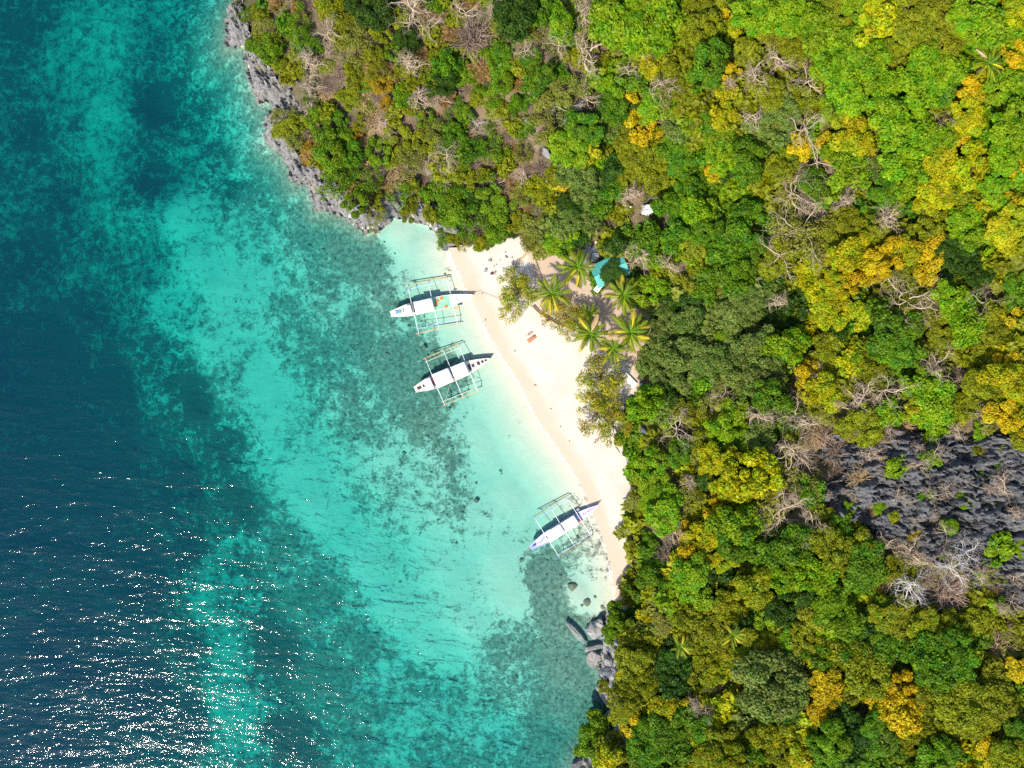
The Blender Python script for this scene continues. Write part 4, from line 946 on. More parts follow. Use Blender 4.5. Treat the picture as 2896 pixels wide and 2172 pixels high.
def deck_part(x0, x1, P, z, th, inset, name, mat, root, rise=True):
    L0, L1, beam, sw = P; n = 14; xs = [x0 + (x1 - x0) * i / n for i in range(n + 1)]
    bm = bmesh.new(); rows = []
    for x in xs:
        t = (x - L0) / (L1 - L0); zz = z + (.35 * max(0, (t - .6) / .4) ** 2 + .15 * max(0, (.2 - t) / .2) if rise else 0); w = max(half_w(x, *P) - inset, .03)
        rows.append([bm.verts.new((x, -w, zz)), bm.verts.new((x, w, zz)), bm.verts.new((x, w, zz - th)), bm.verts.new((x, -w, zz - th))])
    for a, b_ in zip(rows, rows[1:]):
        for i in range(4): bm.faces.new((a[i], a[(i + 1) % 4], b_[(i + 1) % 4], b_[i]))
    bm.faces.new(rows[0][::-1]); bm.faces.new(rows[-1])
    bmesh.ops.recalc_face_normals(bm, faces=bm.faces)
    me = bpy.data.meshes.new(name); bm.to_mesh(me); bm.free()
    return link(name, me, mat, root)
def roof(root, x0, x1, w, z, mat, name='canopy', crown=.16, posts=True):
    n, m = 8, 6; V = []
    for i in range(n + 1):
        for j in range(m + 1):
            y = -w / 2 + w * j / m; V.append((x0 + (x1 - x0) * i / n, y, z + crown * (1 - (2 * y / w) ** 2) - .03 * (i % 4 == 2)))
    V = np.array(V); V2 = V.copy(); V2[:, 2] -= .05; k = len(V)
    ii = np.arange(k).reshape(n + 1, m + 1)
    Q = np.stack([ii[:-1, :-1], ii[1:, :-1], ii[1:, 1:], ii[:-1, 1:]], -1).reshape(-1, 4)
    ed = np.concatenate([ii[0, :], ii[1:, -1], ii[-1, -2::-1], ii[-2:0:-1, 0]]); e2 = np.roll(ed, -1)
    c = link(name, mesh_np(name, np.concatenate([V, V2]), np.concatenate([Q, Q[:, ::-1] + k, np.stack([ed, e2, e2 + k, ed + k], -1)]), smooth=False), mat, root)
    if posts:
        for x in (x0 + .12, x1 - .12):
            for y in (-w / 2 + .2, w / 2 - .2):
                MB().tube([(x, y, .6), (x, y, z + .02)], .035, 6).build('canopy_post', M_WHITE, c)
    return c
def boat(label, px, py, heading, L0, L1, beam, stern_w, hullm, beams_x, fl_y, fl_x, rail_in, m_float, m_rail, m_beam, cy0=0.0):
    p = W(px, py, 0)
    root = empty('outrigger_boat', (p.x, p.y, 0), R(heading)); tag(root, label, 'boat', 'outrigger boats moored off the beach')
    me, _ = hull_mesh(L0, L1, beam, .55, stern_w, .78); link('hull', me, hullm, root)
    P = (L0, L1, beam, stern_w)
    for sg in (-1, 1):
        pts = []
        for i in range(25):
            x = L0 + (L1 - L0) * i / 24; t = i / 24
            pts.append((x, sg * half_w(x, *P), .80 + .35 * max(0, (t - .6) / .4) ** 2 + .15 * max(0, (.2 - t) / .2)))
        MB().tube(pts, .055, 6).build('gunwale', hullm, root)
    for bx in beams_x:
        pts = [(bx, -fl_y, .18), (bx, -fl_y + .5, .75), (bx, -beam * .6, 1.15), (bx, 0, 1.2), (bx, beam * .6, 1.15), (bx, fl_y - .5, .75), (bx, fl_y, .18)]
        MB().tube(pts, [.035, .045, .052, .052, .052, .045, .035], 8).build('outrigger_beam', m_beam, root)
        for sg in (-1, 1):      # painted ends lashed over the beam
            MB().tube([(bx + .02, sg * (fl_y - rail_in - .1), .93), (bx + .02, sg * (fl_y - .3), .60), (bx + .02, sg * (fl_y + .08), .24)], .062, 6).build('lashing', m_rail, root)
    for sg in (-1, 1):
        x0, x1 = fl_x[0], fl_x[1]
        for j, dy in enumerate((-.055, .055)):
            MB().tube([(x0 + .2 * j, sg * fl_y + dy, .14), ((x0 + x1) / 2, sg * fl_y + dy + .03, .08), (x1 - .25 * j, sg * fl_y + dy, .17)], .044, 7).build('float', m_float, root)
        MB().tube([(beams_x[0] - .3, sg * (fl_y - rail_in), .82), ((beams_x[0] + beams_x[-1]) / 2, sg * (fl_y - rail_in), .78), (beams_x[-1] + .3, sg * (fl_y - rail_in), .82)], .05, 6).build('rail', m_rail, root)
    return root, P
def rope_thing(pts, label):
    ps = []
    for x, y, z in pts:
        p = W(x, y, z); ps.append((p.x, p.y, z))
    o = MB().tube(ps, .035, 5).build('mooring_rope', M_ROPE); return tag(o, label, 'rope')
def painted(root, shapes, z, mat):
    for x, y, l, w, a in shapes:
        n = 10; pts = [(x + l / 2 * math.cos(t) * math.cos(a) - w / 2 * math.sin(t) * math.sin(a), y + l / 2 * math.cos(t) * math.sin(a) + w / 2 * math.sin(t) * math.cos(a)) for t in [2 * math.pi * i / n for i in range(n)]]
        MB().prism(pts, z(x) , z(x) + .012).build('painted_mark', mat, root)
def zdeck(P, z=.74):
    return lambda x: z + .35 * max(0, ((x - P[0]) / (P[1] - P[0]) - .6) / .4) ** 2 + .15 * max(0, (.2 - (x - P[0]) / (P[1] - P[0])) / .2) + .004

# upper boat: mint green deck
r1, P1 = boat('white outrigger boat with mint green foredeck, topmost of the three boats', 1221, 863, 13, -8.3, 8.4, 2.5, .40, M_WHITE, (-3.7, .4, 4.2), 4.85, (-4.4, 5.0), .85, M_BAMBOO, M_BLUE, M_WHITE)
deck_part(.45, 3.7, P1, .76, .06, .10, 'green_deck', M_MINT, r1); deck_part(3.75, 8.25, P1, .78, .06, .06, 'foredeck', M_WHITE, r1)
deck_part(-3.9, .42, P1, .55, .06, .10, 'cabin_floor', M_CREAM, r1, False); deck_part(-8.2, -3.95, P1, .70, .06, .08, 'stern_deck', M_CREAM, r1)
roof(r1, -3.2, .45, 2.45, 1.75, M_CANVAS); roof(r1, -5.3, -3.95, 1.75, 1.6, M_CANVAS, 'stern_canopy', .12)
MB().box((-6.6, .05, .98), (1.1, .55, .16)).build('engine_cover', M_SEATBLUE, r1)
MB().box((-7.3, 0, .96), (.28, .8, .12)).build('thwart', M_CREAM, r1); MB().box((-5.8, 0, .96), (.28, .9, .12)).build('thwart', M_CREAM, r1)
for x, y in ((1.15, .95), (1.5, -.6), (2.6, .2)): MB().box((x, y, .80), (1.3, .07, .05)).build('deck_batten', M_CREAM, r1)
MB().box((-3.6, -.55, .8), (.35, .4, .4)).build('engine_box', M_DKGREY, r1); MB().box((-3.6, 1.1, 1.12), (1.1, .18, .14)).build('beam_clamp', M_DKGREY, r1)
MB().box((4.2, 1.15, 1.2), (.7, .22, .12)).build('beam_clamp', M_DKGREY, r1)
MB().box((5.05, .15, 1.0), (.34, .1, .14)).build('cleat', M_DKGREY, r1); MB().box((5.15, -.22, 1.0), (.3, .1, .14)).build('cleat', M_DKGREY, r1)
MB().tube([(8.2, 0, 1.12), (9.3, -.05, 1.25), (9.9, .1, .9)], [.06, .04, .03], 6).build('bow_pole', M_BAMBOO, r1)
MB().box((4.6, -1.75, .95), (1.1, .5, .05)).build('boarding_plank', M_BAMBOO, r1)
# middle boat: two white canopies, hatches
r2, P2 = boat('white outrigger boat with two white canopies and black hatches on its bow', 1060 + 790 / 3.6075, 740 + 1150 / 3.6075, 22.5, -8.0, 8.1, 2.75, .40, M_CREAM, (-3.65, .25, 3.4), 5.0, (-4.3, 3.8), .75, M_BAMBOO, M_CREAM, M_WHITE)
deck_part(3.2, 7.95, P2, .78, .06, .06, 'foredeck', M_CREAM, r2); deck_part(-4.2, 3.15, P2, .55, .06, .1, 'cabin_floor', M_CREAM, r2, False); deck_part(-7.9, -4.25, P2, .72, .06, .08, 'stern_deck', M_CREAM, r2)
roof(r2, -3.5, -.12, 2.9, 1.75, M_CANVAS); roof(r2, .3, 3.25, 2.75, 1.75, M_CANVAS); roof(r2, -5.65, -4.2, 2.2, 1.6, M_CANVAS, 'stern_canopy', .12)
zf = zdeck(P2, .78)
for x, l, w in ((3.75, .45, 1.15), (4.5, .55, .7), (5.65, .6, .75), (6.5, .5, .55), (7.2, .5, .38)): MB().box((x, 0, zf(x) + .03), (l, w, .07)).build('hatch', M_BLACK, r2)
for x, l, w in ((-6.0, .4, .5), (-7.0, .75, .6)): MB().box((x, 0, .90), (l, w, .08)).build('hatch', M_BLACK, r2)
MB().box((-3.85, .35, .82), (.5, .6, .5)).build('seat', M_RED, r2); MB().box((-3.85, -.5, .75), (.4, .9, .36)).build('engine_box', M_DKGREY, r2)
MB().box((.1, .5, .9), (.25, 1.3, .3)).build('bench', M_DKGREY, r2); MB().box((.12, -1.0, .9), (.3, .5, .34)).build('crate', M_RED, r2)
# lowest boat: lavender
r3, P3 = boat('lavender outrigger boat with long white canopy and pink painted bow', 1460 + 930 / 6.913, 1360 + 878 / 6.913, 32.3, -7.95, 7.95, 2.15, .38, M_LAV, (-4.0, -.3, 3.5), 4.75, (-4.35, 3.7), .62, M_BAMBOOD, M_BLUE, M_WHITE)
deck_part(3.9, 7.8, P3, .78, .06, .05, 'foredeck', M_LAV, r3); deck_part(2.85, 3.86, P3, .62, .06, .08, 'step_deck', M_LAVD, r3, False); deck_part(-3.8, 2.8, P3, .55, .06, .1, 'cabin_floor', M_CREAM, r3, False); deck_part(-7.85, -3.85, P3, .72, .06, .06, 'stern_deck', M_LAV, r3)
roof(r3, -3.75, -.38, 2.1, 1.7, M_CANVAS, crown=.1); roof(r3, -.22, 2.85, 2.05, 1.7, M_CANVAS, crown=.1)
MB().box((-.3, .1, 1.84), (.16, 1.2, .12)).build('ridge_fitting', M_DKGREY, r3); MB().box((-3.95, .1, 1.3), (.2, .7, .14)).build('engine_box', M_DKGREY, r3)
painted(r3, [(4.6, .05, .5, .42, .3), (5.6, .0, .5, .36, .2), (6.05, .04, .45, .34, -.2), (6.5, .02, .4, .28, .3), (6.9, .02, .35, .2, 0), (7.25, .03, .3, .14, .2)], zdeck(P3, .78), M_PINK)
painted(r3, [(5.1, .12, .35, .12, .8), (4.95, -.2, .3, .12, .5)], zdeck(P3, .78), M_NAVY)
painted(r3, [(-4.9, .15, .9, .3, .4), (-5.4, -.15, .7, .25, .2), (-4.5, .3, .4, .3, 0)], zdeck(P3, .72), M_LAVD); painted(r3, [(-5.9, .0, .4, .25, 1.0), (-6.4, .02, .35, .25, .4)], zdeck(P3, .72), M_PINK)
MB().box((-6.9, .05, .97), (.4, .42, .22)).build('engine_box', M_NAVY, r3); MB().box((-7.5, 0, .92), (.6, .5, .06)).build('hatch', M_LAVD, r3)
MB().box((3.35, .1, .74), (.08, 1.5, .14)).build('deck_rib', M_WHITE, r3); MB().box((3.3, 0, .72), (.9, .08, .12)).build('deck_rib', M_WHITE, r3)
lad = MB()
for y in (1.25, 1.5): lad.box((4.05, y, .85), (.5, .04, .05))
for x in (3.85, 4.0, 4.15, 4.3): lad.box((x, 1.375, .87), (.04, .3, .05))
lad.build('ladder', M_WHITE, r3)
MB().tube([(7.85, 0, 1.1), (8.6, .2, 1.05)], [.05, .03], 6).build('bow_pole', M_BAMBOO, r3)
def on_boat(root, x, y, z):
    return root.matrix_basis @ Vector((x, y, z))
def vest(root, x, y, z, rz, label, mat=None):
    p = on_boat(root, x, y, z); e = empty('life_vest', p, rz); tag(e, label, 'life vest', 'orange life vests on the boats')
    MB().box((0, .16, .06), (.5, .24, .12)).build('panel', mat or M_ORANGE, e); MB().box((0, -.16, .06), (.5, .24, .12)).build('panel', mat or M_ORANGE, e)
    MB().tube([(.25, -.2, .08), (.38, 0, .1), (.25, .2, .08)], .06, 6).build('collar', mat or M_ORANGE, e)
for rt, x, y, z, rz, lab in ((r1, 2.15, .75, .78, .4, 'orange life vest lying by the far gunwale of the green deck'), (r1, .85, -.15, .78, 1.2, 'orange life vest at the canopy edge of the upper boat'), (r1, 1.25, .42, .78, 2.2, 'orange life vest in the middle of the green deck'), (r1, 2.7, -1.0, .78, .1, 'orange life vest at the seaward edge of the green deck'), (r3, 3.2, -.85, .7, .5, 'orange life vest on the step of the lavender boat')):
    vest(rt, x, y, z, rz, lab)
rope_thing([(1360, 828, .5), (1400, 845, .75), (1455, 862, 1.2)], 'thin rope from the upper boat across the wet sand')
rope_thing([(1499, 1548, .7), (1488, 1567, -.1), (1476, 1588, -1.0)], 'mooring line from the lavender stern down to a reef rock')
rope_thing([(1273, 1085, .6), (1263, 1120, .4), (1259, 1134, .3)], 'green line hanging beside the middle boat')

# ------------------------------------------------------------------ hut, steps and small things behind the beach
M_TURQ = paint('turquoise_sheet', (.08, .38, .33), .45, .18, 2)
M_CONC = paint('old_concrete', (.30, .30, .31), .9, .25, 2)
M_CONCL = paint('pale_concrete', (.46, .48, .50), .9, .15, 2)
M_WOOD = paint('weathered_wood', (.20, .14, .09), .85, .3, 5)
pz = zat(*W(1722, 765, 2).xy); hp = W(1724, 764, pz + 2.6)
hut = empty('beach_hut', (hp.x, hp.y, pz), R(24)); tag(hut, 'small hut with turquoise sheet roof half hidden by leaves', 'hut')
Wd, Ld = 4.4, 6.6
MB().box((0, 0, .08), (Ld - .8, Wd - .8, .3)).build('floor_slab', M_CONC, hut)
for sy in (-1, 1):
    MB().box((0, sy * (Wd / 2 - .6), 1.15), (Ld - 1.2, .12, 1.9)).build('wall', M_WOOD, hut)
for sx in (-1, 1):
    MB().box((sx * (Ld / 2 - .6), 0, 1.15), (.12, Wd - 1.4, 1.9)).build('wall', M_WOOD, hut)
    for sy in (-1, 1): MB().tube([(sx * (Ld / 2 - .25), sy * (Wd / 2 - .25), 0), (sx * (Ld / 2 - .25), sy * (Wd / 2 - .25), 2.2)], .07, 6).build('post', M_WOOD, hut)
for sy in (-1, 1):
    for i in range(8):
        x = -Ld / 2 + Ld * (i + .5) / 8; w = Ld / 8
        bm = bmesh.new(); nn = 8; vs = []
        for j in range(nn + 1):
            xx = x - w / 2 - .03 + (w + .06) * j / nn; cz = .035 * math.cos(j * math.pi) + (.012 if i % 2 else 0)
            vs.append((bm.verts.new((xx, sy * .02, 3.25 + cz)), bm.verts.new((xx, sy * (Wd / 2 + .1), 2.1 + cz))))
        for a, b_ in zip(vs, vs[1:]): bm.faces.new((a[0], a[1], b_[1], b_[0]))
        r_ = bmesh.ops.extrude_face_region(bm, geom=bm.faces[:]); bmesh.ops.translate(bm, vec=(0, 0, -.025), verts=[v for v in r_['geom'] if isinstance(v, bmesh.types.BMVert)])
        bmesh.ops.recalc_face_normals(bm, faces=bm.faces)
        me = bpy.data.meshes.new('roof_panel'); bm.to_mesh(me); bm.free(); link('roof_panel', me, M_TURQ, hut)
MB().tube([(-Ld / 2, 0, 3.29), (Ld / 2, 0, 3.29)], .09, 6).build('roof_ridge', M_TURQ, hut)
MB().box((-3.3, -2.2, 1.5), (1.5, 1.0, .08), .5).build('awning', M_CANVAS, hut)
o0 = len(placed)
for hx, hy, hr in ((1727, 766, 30), (1742, 782, 30), (1756, 800, 30)):
    Pq = W(hx, hy, pz + 4.0); rt_ = empty('vine_shrub', (Pq.x, Pq.y, pz), hx); cq = link('crown', CR['fine'][hx % 5], None, rt_); cq.location = (0, 0, 3.3); cq.scale = (hr * MPP, hr * MPP, 1.0); set_mat(cq, MF['d'])
    tq = link('trunk', TRUNKS[0], None, rt_); tq.scale = (1.2, 1.2, 3.2); tq.location = (0, 0, 3.3); set_mat(tq, M_BARK); placed.append(dict(o=rt_, x=hx, y=hy, r=hr, k='d', n='shrub'))
pz = zat(*W(1668, 705, 1).xy); sp_ = W(1668, 705, pz)
st = empty('stone_steps', (sp_.x, sp_.y, pz), R(-8)); tag(st, 'grey stone steps and landing climbing beside the hut', 'steps')
MB().prism([(-1.4, -2.6), (-.4, -2.8), (.5, -1.0), (.9, 1.4), (.4, 2.6), (-.9, 2.4), (-1.7, .8), (-1.3, -.8)], -.4, .25).build('landing', M_CONC, st)
for i in range(5): MB().box((1.25 + .05 * i, -1.9 + i * .85, .35 + i * .18), (1.15, .78, .3), .1).build('step', M_CONCL if i % 2 else M_CONC, st)
MB().box((.75, .2, .6), (.12, 4.6, .5), -.06).build('kerb', M_CONCL, st)
MB().tube([(-1.7, .5, .3), (-1.0, 1.6, .35), (0, 2.2, .4), (1.6, 2.35, .5)], .13, 6).build('drain_pipe', M_DKGREY, st)
MB().box((1.2, 1.1, 1.5), (.95, .5, .08)).build('white_slab', M_CANVAS, st); MB().box((2.6, 2.2, .7), (.7, .9, .9)).build('tank', M_CONCL, st)

def z_px(px, py): 
    p = W(px, py, 1.0); z = zat(p.x, p.y); return W(px, py, z), z
p, z = z_px(1780, 1074)
bn_ = empty('beach_bench', p, R(-47)); tag(bn_, 'long white plank bench on the sand beside the grey green trees', 'bench')
for i in range(4): MB().box((0, -.42 + i * .28, .46), (3.1, .25, .06)).build('plank', M_WHITE, bn_)
for sx in (-1.2, 1.2):
    for sy in (-.35, .35): MB().box((sx, sy, .21), (.1, .1, .44)).build('leg', M_WOOD, bn_)
p, z = z_px(1758, 1076)
gc = empty('folding_chair', p, R(-60)); tag(gc, 'dark green folding chair near the white bench', 'chair')
M_GREENC = paint('green_canvas', (.05, .20, .13), .8, .2)
MB().box((0, 0, .42), (.7, .6, .06)).build('seat', M_GREENC, gc); MB().box((-.45, 0, .75), (.1, .6, .6)).build('backrest', M_GREENC, gc)
for sx in (-.3, .3):
    for sy in (-.26, .26): MB().box((sx, sy, .19), (.05, .05, .4)).build('leg', M_DKGREY, gc)
p, z = z_px(1739, 1146)
cl = empty('cooler_box', p, R(20)); tag(cl, 'small white and blue cooler box under the sparse tree', 'cooler')
MB().box((0, 0, .2), (.75, .5, .4)).build('body', M_SEATBLUE, cl); MB().box((0, 0, .44), (.8, .55, .09)).build('lid', M_WHITE, cl); MB().tube([(-.3, 0, .48), (-.3, 0, .58), (.3, 0, .58), (.3, 0, .48)], .02, 5).build('handle', M_DKGREY, cl)
for px_, py_, lab in ((1816, 1088, 'blue plastic barrel at the end of the white bench'), (1817, 1613, 'blue plastic barrel among the shrubs at the narrow end of the beach')):
    p, z = z_px(px_, py_); bb = empty('barrel', p); tag(bb, lab, 'barrel')
    MB().tube([(0, 0, 0), (0, 0, .1), (0, 0, .45), (0, 0, .8), (0, 0, .88)], [.27, .3, .33, .3, .27], 14).build('body', M_SEATBLUE, bb, True); MB().tube([(0, 0, .88), (0, 0, .93)], .2, 10).build('lid', M_NAVY, bb)
p, z = z_px(1391, 774)
bg = empty('beach_bag', p, R(10)); tag(bg, 'black bag lying on the white sand near the grey stones', 'bag')
MB().box((0, 0, .2), (.6, .42, .4), 0, .7).build('body', M_BLACK, bg); MB().tube([(-.18, 0, .38), (-.1, 0, .55), (.1, 0, .55), (.18, 0, .38)], .025, 5).build('handle', M_DKGREY, bg)
p, z = z_px(1399, 772)
tw = empty('rolled_towel', p, R(60)); tag(tw, 'rolled orange brown towel beside the black bag', 'towel')
M_TOWEL = paint('towel', (.42, .19, .09), .9, .2)
MB().tube([(-.32, 0, .16), (.32, 0, .16)], .16, 10).build('roll', M_TOWEL, tw)
def log_thing(name, pts, rad, label, cat, mat, lift=.12):
    ps = []
    for q in pts:
        P, z = z_px(q[0], q[1]); ps.append((P.x, P.y, z + lift))
    # smooth through the points
    ps = [Vector(a) for a in ps]; fine_ = []
    for i in range(len(ps) - 1):
        a, b_ = ps[i], ps[i + 1]; a0 = ps[max(i - 1, 0)]; b1 = ps[min(i + 2, len(ps) - 1)]
        for t in (0, .25, .5, .75): fine_.append(.5 * ((2 * a) + (b_ - a0) * t + (2 * a0 - 5 * a + 4 * b_ - b1) * t * t + (3 * a - a0 - 3 * b_ + b1) * t ** 3))
    fine_.append(ps[-1]); n = len(fine_)
    return tag(MB().tube(fine_, [rad * (1 - .45 * i / n) for i in range(n)], 7).build(name, mat, None, True), label, cat)
log_thing('driftwood_log', [(1456, 812), (1452, 785), (1453, 765), (1463, 744), (1482, 724), (1496, 700)], .26, 'curved tan driftwood trunk along the back of the white sand', 'driftwood', M_DRYO, .2)
log_thing('fallen_log', [(1505, 866), (1523, 885), (1548, 901), (1579, 917), (1611, 930), (1640, 940)], .17, 'long thin fallen trunk edging the sand below the palms', 'log', M_DRYO, .15)
log_thing('fallen_log', [(1510, 862), (1530, 884), (1556, 899), (1590, 916), (1622, 928)], .13, 'thinner fallen trunk lying just behind the long one', 'log', M_DRY, .15)
log_thing('fallen_branch', [(1505, 690), (1512, 730), (1522, 760), (1535, 800)], .09, 'dark fallen branch across the shaded sand of the clearing', 'branch', M_DRY, .3)
log_thing('driftwood_branch', [(1741, 1265), (1747, 1272), (1752, 1282)], .10, 'short grey driftwood stick on the sand near the jagged boulder', 'driftwood', M_DRY, .1)
log_thing('driftwood_branch', [(1774, 1532), (1782, 1527), (1790, 1538), (1797, 1545)], .16, 'dark crooked driftwood at the narrow end of the beach', 'driftwood', M_DRY, .2)
# scattered flotsam along the wet line
for i, (px_, py_, s) in enumerate([(1422, 895, 10), (1363, 830, 8), (1373, 905, 9), (1456, 992, 8), (1514, 1089, 9), (1558, 1156, 7), (1585, 1206, 7), (1610, 1248, 7)]):
    boulder('driftwood_clump', px_, py_, s, s * .6, i * 40, .16, M_DRY, 120 + i, ['brown seaweed clump on the white sand above the lowest bather group', 'tiny brown clump at the bow of the upper boat', 'dark clump at the wet line between the upper boats', 'small dark clump on the wet line past the middle boat bow', 'dark seaweed clump on the wet line below the palms', 'little seaweed clump next along the wet line', 'seaweed crumb on the wet line beside the sparse tree', 'last seaweed crumb of the wet line above the lying bather'][i], 'seaweed', 'seaweed clumps along the wet line', .1, None, .3, I1)

# ------------------------------------------------------------------ people
M_SKIN = paint('skin', (.46, .25, .16), .6, .08); M_SKIN2 = paint('skin_light', (.56, .34, .24), .6, .08)
M_HAIR = paint('dark_hair', (.03, .02, .015), .6, .2); M_SWIM = paint('dark_swimwear', (.04, .045, .06), .8, .2); M_SWIMR = paint('red_swimwear', (.45, .10, .08), .8, .2); M_TOWELP = paint('pale_towel', (.62, .52, .46), .9, .1)
def person(px, py, rz, label, skin, swim, bent=0.0, towel=None):
    """someone lying on their back, feet at -x, head at +x; one skinned body"""
    P, z = z_px(px, py)
    root = empty('person', (P.x, P.y, z), rz); tag(root, label, 'person', 'people sunbathing on the beach')
    J = {'pel': (0, 0, .13, .135), 'bel': (.16, 0, .125, .12), 'che': (.36, 0, .135, .145), 'nek': (.54, 0, .13, .06), 'hea': (.68, 0, .14, .105), 'top': (.77, 0, .14, .075)}
    E = [('pel', 'bel'), ('bel', 'che'), ('che', 'nek'), ('nek', 'hea'), ('hea', 'top')]
    for s, n in ((1, 'l'), (-1, 'r')):
        J.update({'sh' + n: (.46, s * .18, .12, .062), 'el' + n: (.22, s * (.30 + bent * .1), .08, .045), 'wr' + n: (.0, s * (.34 - bent * .05), .07, .032), 'pa' + n: (-.07, s * .345, .06, .036),
                  'hi' + n: (-.08, s * .10, .12, .095), 'kn' + n: (-.50, s * (.12 + bent * .06), .10 + bent * .28, .062), 'an' + n: (-.90, s * .13, .08, .042), 'to' + n: (-.96, s * .16, .20, .030)})
        E += [('che', 'sh' + n), ('sh' + n, 'el' + n), ('el' + n, 'wr' + n), ('wr' + n, 'pa' + n), ('pel', 'hi' + n), ('hi' + n, 'kn' + n), ('kn' + n, 'an' + n), ('an' + n, 'to' + n)]
        for fi, (dx, dy, L) in enumerate(((0.0, .028, .05), (-.01, .012, .075), (-.01, -.004, .08), (-.01, -.02, .07), (.0, -.034, .055))):
            k = 'f%d%s' % (fi, n); b_ = J['pa' + n]; J[k] = (b_[0] - L, b_[1] + s * dy * 1.1, .045, .010); E.append(('pa' + n, k))
    names = list(J); me = bpy.data.meshes.new('body')
    me.from_pydata([J[k][:3] for k in names], [(names.index(a), names.index(b_)) for a, b_ in E], []); o = link('body', me, skin, root)
    sk = o.modifiers.new('skin', 'SKIN'); ss = o.modifiers.new('sub', 'SUBSURF'); ss.levels = 1; ss.render_levels = 1
    for i, k in enumerate(names):
        v = me.skin_vertices[0].data[i]; v.radius = (J[k][3], J[k][3]); v.use_root = (k == 'pel')
    dg = bpy.context.evaluated_depsgraph_get(); me2 = bpy.data.meshes.new_from_object(o.evaluated_get(dg)); me2.name = 'body'
    o.modifiers.clear(); o.data = me2; me2.materials.clear(); me2.materials.append(skin)
    for pp in me2.polygons: pp.use_smooth = True
    def ell(name, c, s, mat, seg=2):
        V, F = ico(seg); return link(name, mesh_np(name, V * np.array(s) + np.array(c), F, smooth=True), mat, root)
    ell('hair', (.735, 0, .125), (.105, .112, .10), M_HAIR); ell('swim_shorts', (-.06, 0, .13), (.20, .205, .115), swim)
    if swim is not M_SWIMR or bent: ell('swim_top', (.36, 0, .16), (.085, .17, .11), swim)
    for s in (1, -1): ell('eye', (.70, s * .036, .238), (.012, .016, .008), M_HAIR, 1)
    ell('nose', (.665, 0, .248), (.028, .014, .018), skin, 1); ell('mouth', (.625, 0, .232), (.008, .026, .008), M_SWIMR, 1)
    for s in (1, -1): ell('ear', (.68, s * .108, .14), (.026, .012, .022), skin, 1)
    if towel:
        t = MB().box((-.05, 0, .012), (2.0, .85, .02)).build('beach_towel', towel); t.location = (P.x, P.y, z + .02); t.rotation_euler = (0, 0, rz); root.location.z += .03
        return t
t = person(1497, 945, R(35), 'sunbather in dark swimwear lying beside another on the white sand', M_SKIN2, M_SWIM, .0, M_TOWELP); tag(t, 'pale towel under the sunbather in dark swimwear', 'towel')
t = person(1505, 957, R(38), 'tanned sunbather in red swimwear lying beside another on the sand', M_SKIN, M_SWIMR, .4, M_TOWEL); tag(t, 'reddish towel under the tanned sunbather', 'towel')
t = person(1685, 1249, R(48), 'person in dark swimwear lying alone below the sparse beach tree', M_SKIN2, M_SWIM, .3, M_TOWELP); tag(t, 'pale towel under the person lying alone', 'towel')

# ------------------------------------------------------------------ labels of the plants: what each one is, and what it stands by
CW = {'l': 'lime green', 'g': 'mid green', 'd': 'deep green', 'b': 'grey green', 'y': 'yellow green', 'o': 'golden', 'v': 'olive', 't': 'pale olive', 's': 'sparse yellow', 'w': 'beige', 'x': 'bleached white', 'r': 'brown', 'p': ''}
NW = {'broadleaf_tree': 'tree', 'shrub': 'shrub', 'bare_tree': 'leafless tree', 'dry_shrub': 'dry shrub', 'beach_almond_tree': 'beach tree', 'coconut_palm': 'palm'}
SHORT = lambda d: (CW[d['k']] + ' ' + NW[d['n']]).strip()
LM = [(1722, 764, 'the turquoise hut'), (1832, 588, 'the white boulder'), (1780, 1074, 'the white bench'), (1668, 705, 'the stone steps'), (700, 200, 'the limestone point'), (960, 600, 'the limestone ledge'), (1150, 610, 'the cove'), (1690, 1800, 'the shore boulders'),
      (1640, 2158, 'the wet bottom boulder'), (2350, 1400, 'the karst foot'), (2650, 1350, 'the bare karst'), (2830, 1600, 'the karst corner'), (1448, 0, 'the top edge'), (2000, 0, 'the top edge'), (2500, 0, 'the top edge'), (2896, 0, 'the top corner'), (2896, 600, 'the inland edge'), (2896, 1000, 'the inland edge'),
      (2896, 2172, 'the bottom corner'), (2000, 2172, 'the bottom edge'), (2400, 2172, 'the bottom edge'), (1800, 1400, 'the narrow beach'), (1790, 1290, 'the jagged boulder'), (1700, 880, 'the palms')]
def dirw(dx, dy):
    a = math.degrees(math.atan2(-dy, dx)) % 360
    return ('beside', 'up beyond', 'above', 'above', 'beside', 'below', 'below', 'below')[int(((a + 22.5) % 360) // 45)] if False else ('inland of', 'above', 'above', 'above', 'seaward of', 'below', 'below', 'below')[int(((a + 22.5) % 360) // 45)]
used = set()
rs = sorted(d['r'] for d in placed); lo_r, hi_r = rs[len(rs) // 3], rs[2 * len(rs) // 3]
AN = lambda t: ('an ' if t[0] in 'aeiou' else 'a ') + t
SZ = lambda e: 'small' if e['r'] < lo_r else ('large' if e['r'] > hi_r else 'middling')
PL = [(1722, 764, 'the turquoise hut'), (1832, 588, 'the white boulder'), (1780, 1074, 'the white bench'), (1690, 1780, 'the fluted shore boulder'), (1640, 2158, 'the wet bottom boulder'), (1787, 1297, 'the jagged boulder'), (2896, 0, 'the top inland corner'), (2896, 2172, 'the bottom inland corner'),
      (652, 95, 'the limestone point'), (1235, 650, 'the head of the cove'), (2794, 181, 'the hilltop palm'), (2072, 1796, 'the inner forest palm'), (2880, 1450, 'the karst edge'), (2300, 1300, 'the karst foot'), (1050, 640, 'the limestone ledge tip'), (1800, 1720, 'the lower end of the sand')]
arr = np.array([(d['x'], d['y']) for d in placed])
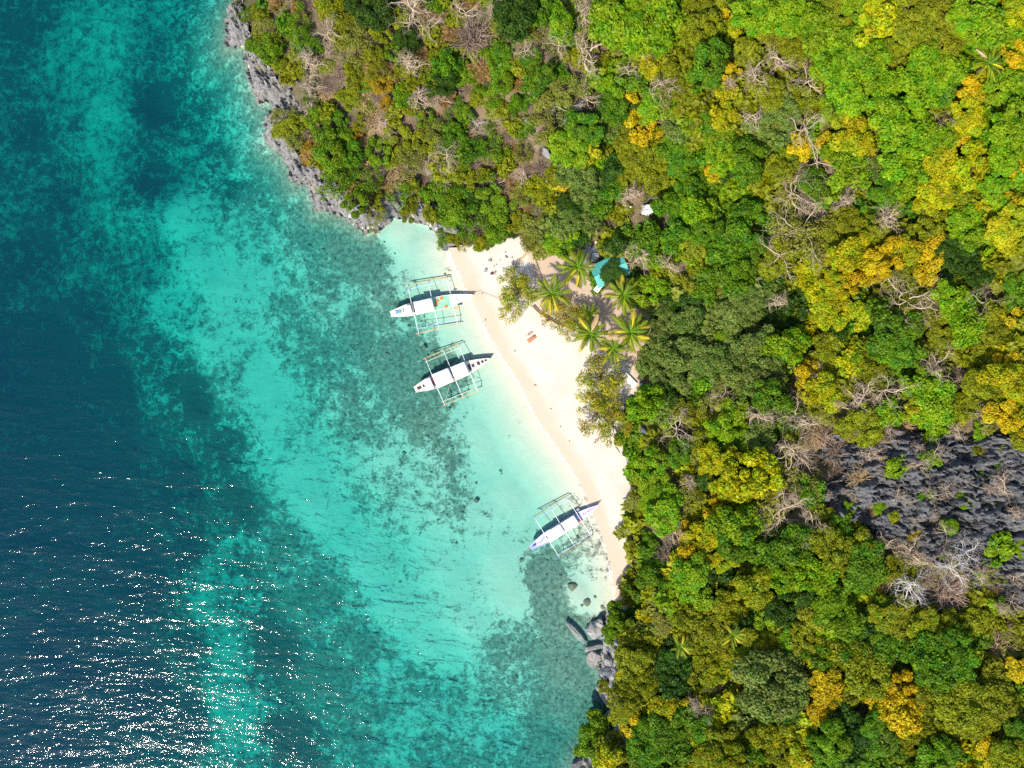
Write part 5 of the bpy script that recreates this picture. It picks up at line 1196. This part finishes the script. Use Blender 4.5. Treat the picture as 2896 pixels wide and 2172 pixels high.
for n_, d in enumerate(placed):
    dist = np.hypot(arr[:, 0] - d['x'], arr[:, 1] - d['y']); o_ = np.argsort(dist)
    d['nb'] = [placed[i] for i in o_ if i != n_][:5]
    d['base'] = SZ(d) + ' ' + SHORT(d); d['kind2'] = SHORT(d)
    q = min(LM, key=lambda q: math.hypot(q[0] - d['x'], q[1] - d['y'])); d['zone'] = dirw(d['x'] - q[0], d['y'] - q[1]) + ' ' + q[2]
    d['rel'] = [(dirw(d['x'] - e['x'], d['y'] - e['y']), SHORT(e), SZ(e)) for e in d['nb']]
    d['relset'] = {r_[:2] for r_ in d['rel']} | set(d['rel'])
ORD = ['closest', 'second closest', 'third closest', 'fourth closest', 'fifth closest', 'sixth closest', 'seventh closest', 'eighth closest', 'ninth closest', 'tenth closest']
bykind = {}
for d in placed: bykind.setdefault(d['kind2'], []).append(d)
def rank(d, q, pool): 
    r0 = math.hypot(d['x'] - q[0], d['y'] - q[1]); return sum(1 for e in pool if math.hypot(e['x'] - q[0], e['y'] - q[1]) < r0)
def relt(r_): return f"{r_[0]} {AN((r_[2] + ' ' if len(r_) > 2 else '') + r_[1])}"
fb = 0
for d in placed:
    pool = [e for e in placed if e['base'] == d['base']]; zp = [e for e in pool if e['zone'] == d['zone']]; lab = None; best = None
    near = sorted(PL, key=lambda q: math.hypot(q[0] - d['x'], q[1] - d['y']))[:5]
    for q in near[:3]:
        if rank(d, q, bykind[d['kind2']]) < 2: lab = f"{d['base']}, the {ORD[rank(d, q, bykind[d['kind2']])]} such plant to {q[2]}"; break
    if not lab and len(zp) == 1: lab = f"{d['base']} {d['zone']}, {relt(d['rel'][0])}"
    rels = [r_[:2] for r_ in d['rel']] + d['rel']
    if not lab:
        for r_ in rels:
            if sum(1 for e in zp if r_ in e['relset']) == 1: lab = f"{d['base']} {d['zone']}, {relt(r_)}"; break
    if not lab:
        for a_ in range(len(rels)):
            for b_ in range(a_ + 1, len(rels)):
                t_ = f"{d['base']} {relt(rels[a_])} and {relt(rels[b_])}, {d['zone']}"
                if rels[a_][1] != rels[b_][1] and sum(1 for e in zp if rels[a_] in e['relset'] and rels[b_] in e['relset']) == 1 and len(t_.split()) <= 16: lab = t_; break
            if lab: break
    if not lab:
        fb += 1
        q = min(PL, key=lambda q: rank(d, q, zp)); k_ = rank(d, q, zp)
        lab = f"{d['base']} {d['zone']}, there {ORD[min(k_, 9)]} to {q[2]}"
    used.add(lab)
    cat = {'broadleaf_tree': 'tree', 'shrub': 'shrub', 'bare_tree': 'bare tree', 'dry_shrub': 'shrub', 'beach_almond_tree': 'tree', 'coconut_palm': 'palm tree'}[d['n']]
    grp = {'broadleaf_tree': 'broadleaf trees of the forest', 'shrub': 'green shrubs on the slopes', 'bare_tree': 'leafless trees among the forest', 'dry_shrub': 'dry brown shrubs on the slopes', 'beach_almond_tree': 'sparse trees at the back of the beach', 'coconut_palm': 'coconut palms'}[d['n']]
    tag(d['o'], lab, cat, grp)
print('fallback labels', fb)
print('plants', len(placed), 'dups', len(placed) - len(used))
from collections import Counter
print(Counter(d['n'] for d in placed))
